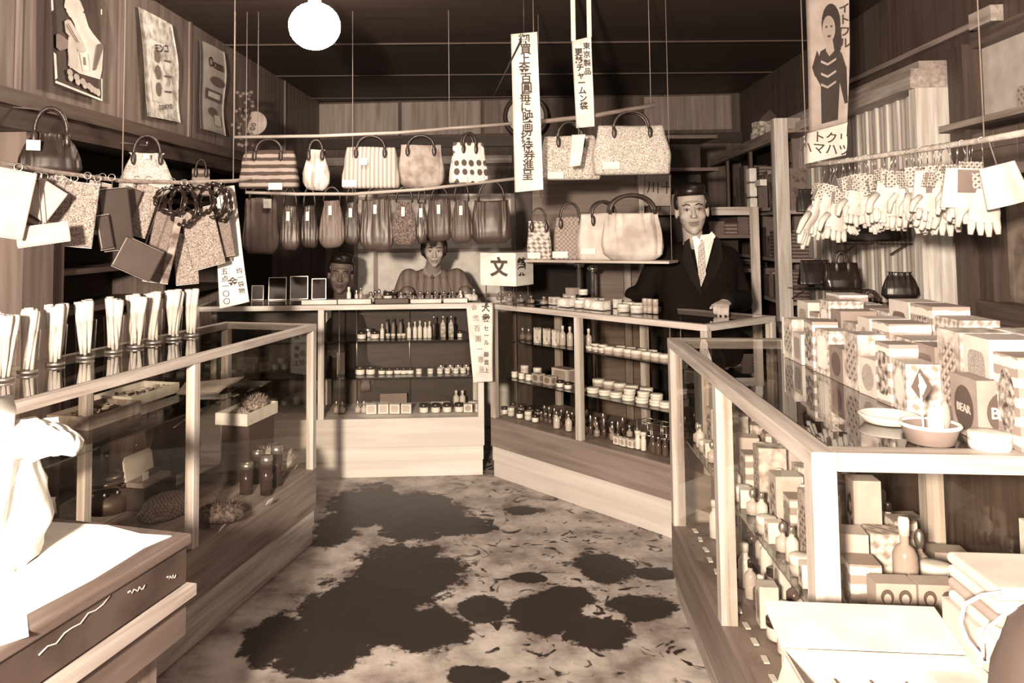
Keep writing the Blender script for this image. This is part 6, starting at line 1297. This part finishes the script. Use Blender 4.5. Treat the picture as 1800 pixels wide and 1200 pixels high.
fuse(sm, 'smock', SMK, wo, .009, 5)
for sx_ in (-1, 1):
    cl = MB(); vs = [Vector((sx_*.004, -.064, sh-.045)), Vector((sx_*.058, -.060, sh-.012)), Vector((sx_*.050, -.040, sh+.030)), Vector((sx_*.012, -.052, sh+.008))]
    cl.add(vs+[v+Vector((0, -.005, .002)) for v in vs], [(0, 1, 2, 3), (7, 6, 5, 4), (0, 4, 5, 1), (1, 5, 6, 2), (2, 6, 7, 3), (3, 7, 4, 0)], False); cl.build('collar', mat(.24, .8), wo)
for sx_, dx_ in ((-1, .06), (1, .06), (-1, .11), (1, .11)): MB().tube([(sx_*dx_*.8, -.055, sh-.03), (sx_*dx_, -.082-.02*dx_, sh-.12), (sx_*(dx_+.012), -.10, sh-.24)], .0045, 6).build('smock_fold', SMK, wo)
for z in (sh-.035, sh-.13, sh-.22): MB().ell((.0, -.085-.09*(sh-z), z), (.010, .004, .010), 10, 6).build('button', mat(.04, .4), wo)
MB().tube([(-.0, -.068, sh-.0), (.004, -.080, sh-.10), (.0, -.098, sh-.25)], .0025, 6).build('placket', mat(.12, .7), wo)
# ---- boy behind the back counter
bp_ = atY(600, 560, 5.0); base = Vector((bp_.x, 5.05, 0))
bo = thing('person', 'dark-haired boy in dark clothes looking over the back counter beside the stand mirrors', 'person', base)
hc = atY(599, 482, 4.95)-base; Hb = Matrix.Translation(hc) @ Matrix.Rotation(.12, 4, 'Z') @ Matrix.Rotation(math.radians(5), 4, 'Y')
bm_ = MB(); head_blobs(bm_, Hb, .95); sh = hc.z-.185
cap(bm_, [hc+Vector((0, .01, -.07)), Vector((0, .03, sh-.02))], [.045, .06])
torso_grid(bm_, (0, 0, 0), [(.50, .26, .18, 0, .03), (sh-.15, .28, .18, 0, .03), (sh-.04, .27, .14, 0, .03), (sh, .16, .1, 0, .02)])
for sx_ in (-1, 1):
    s_, e_, w_ = Vector((sx_*.145, .03, sh-.05)), Vector((sx_*.19, .05, sh-.25)), Vector((sx_*.15, -.04, sh-.42)); cap(bm_, [s_, e_, w_], [.042, .034, .023]); hand_blobs(bm_, w_, R3(z=math.radians(180), x=math.radians(-60)), -sx_, .6, .8)
    cap(bm_, [Vector((sx_*.08, .03, .52)), Vector((sx_*.08, -.02, .30)), Vector((sx_*.08, .05, .08))], [.075, .05, .035]); bm_.ell((sx_*.08, .0, .04), (.034, .09, .036), 14, 8)
fuse(bm_, 'body', mat(.13, .6), bo, .006, 4); head_extras(bo, Hb, .95, 'boy', lip=.06)
bj = MB(); torso_grid(bj, (0, 0, 0), [(.48, .36, .25, 0, .03), (sh-.14, .36, .23, 0, .03), (sh-.05, .34, .19, 0, .03), (sh-.01, .22, .14, 0, .03), (sh+.015, .12, .11, 0, .03)])
for sx_ in (-1, 1): cap(bj, [Vector((sx_*.145, .03, sh-.05)), Vector((sx_*.19, .05, sh-.25)), Vector((sx_*.155, -.02, sh-.39))], [.06, .052, .038])
fuse(bj, 'jacket', mat(.015, .8), bo, .009, 4)
for sx_ in (-1, 1): MB().tube([(sx_*.035, -.055, sh+.02), (sx_*.004, -.085, sh-.04)], .006, 8).build('collar_edge', mat(.4, .7), bo)
# ------------------------------------------------------------------ word count guard while building
for o in bpy.data.objects:
    if 'label' in o and len(o['label'].split()) > 16: print('LONG', len(o['label'].split()), o.name, '|', o['label'])
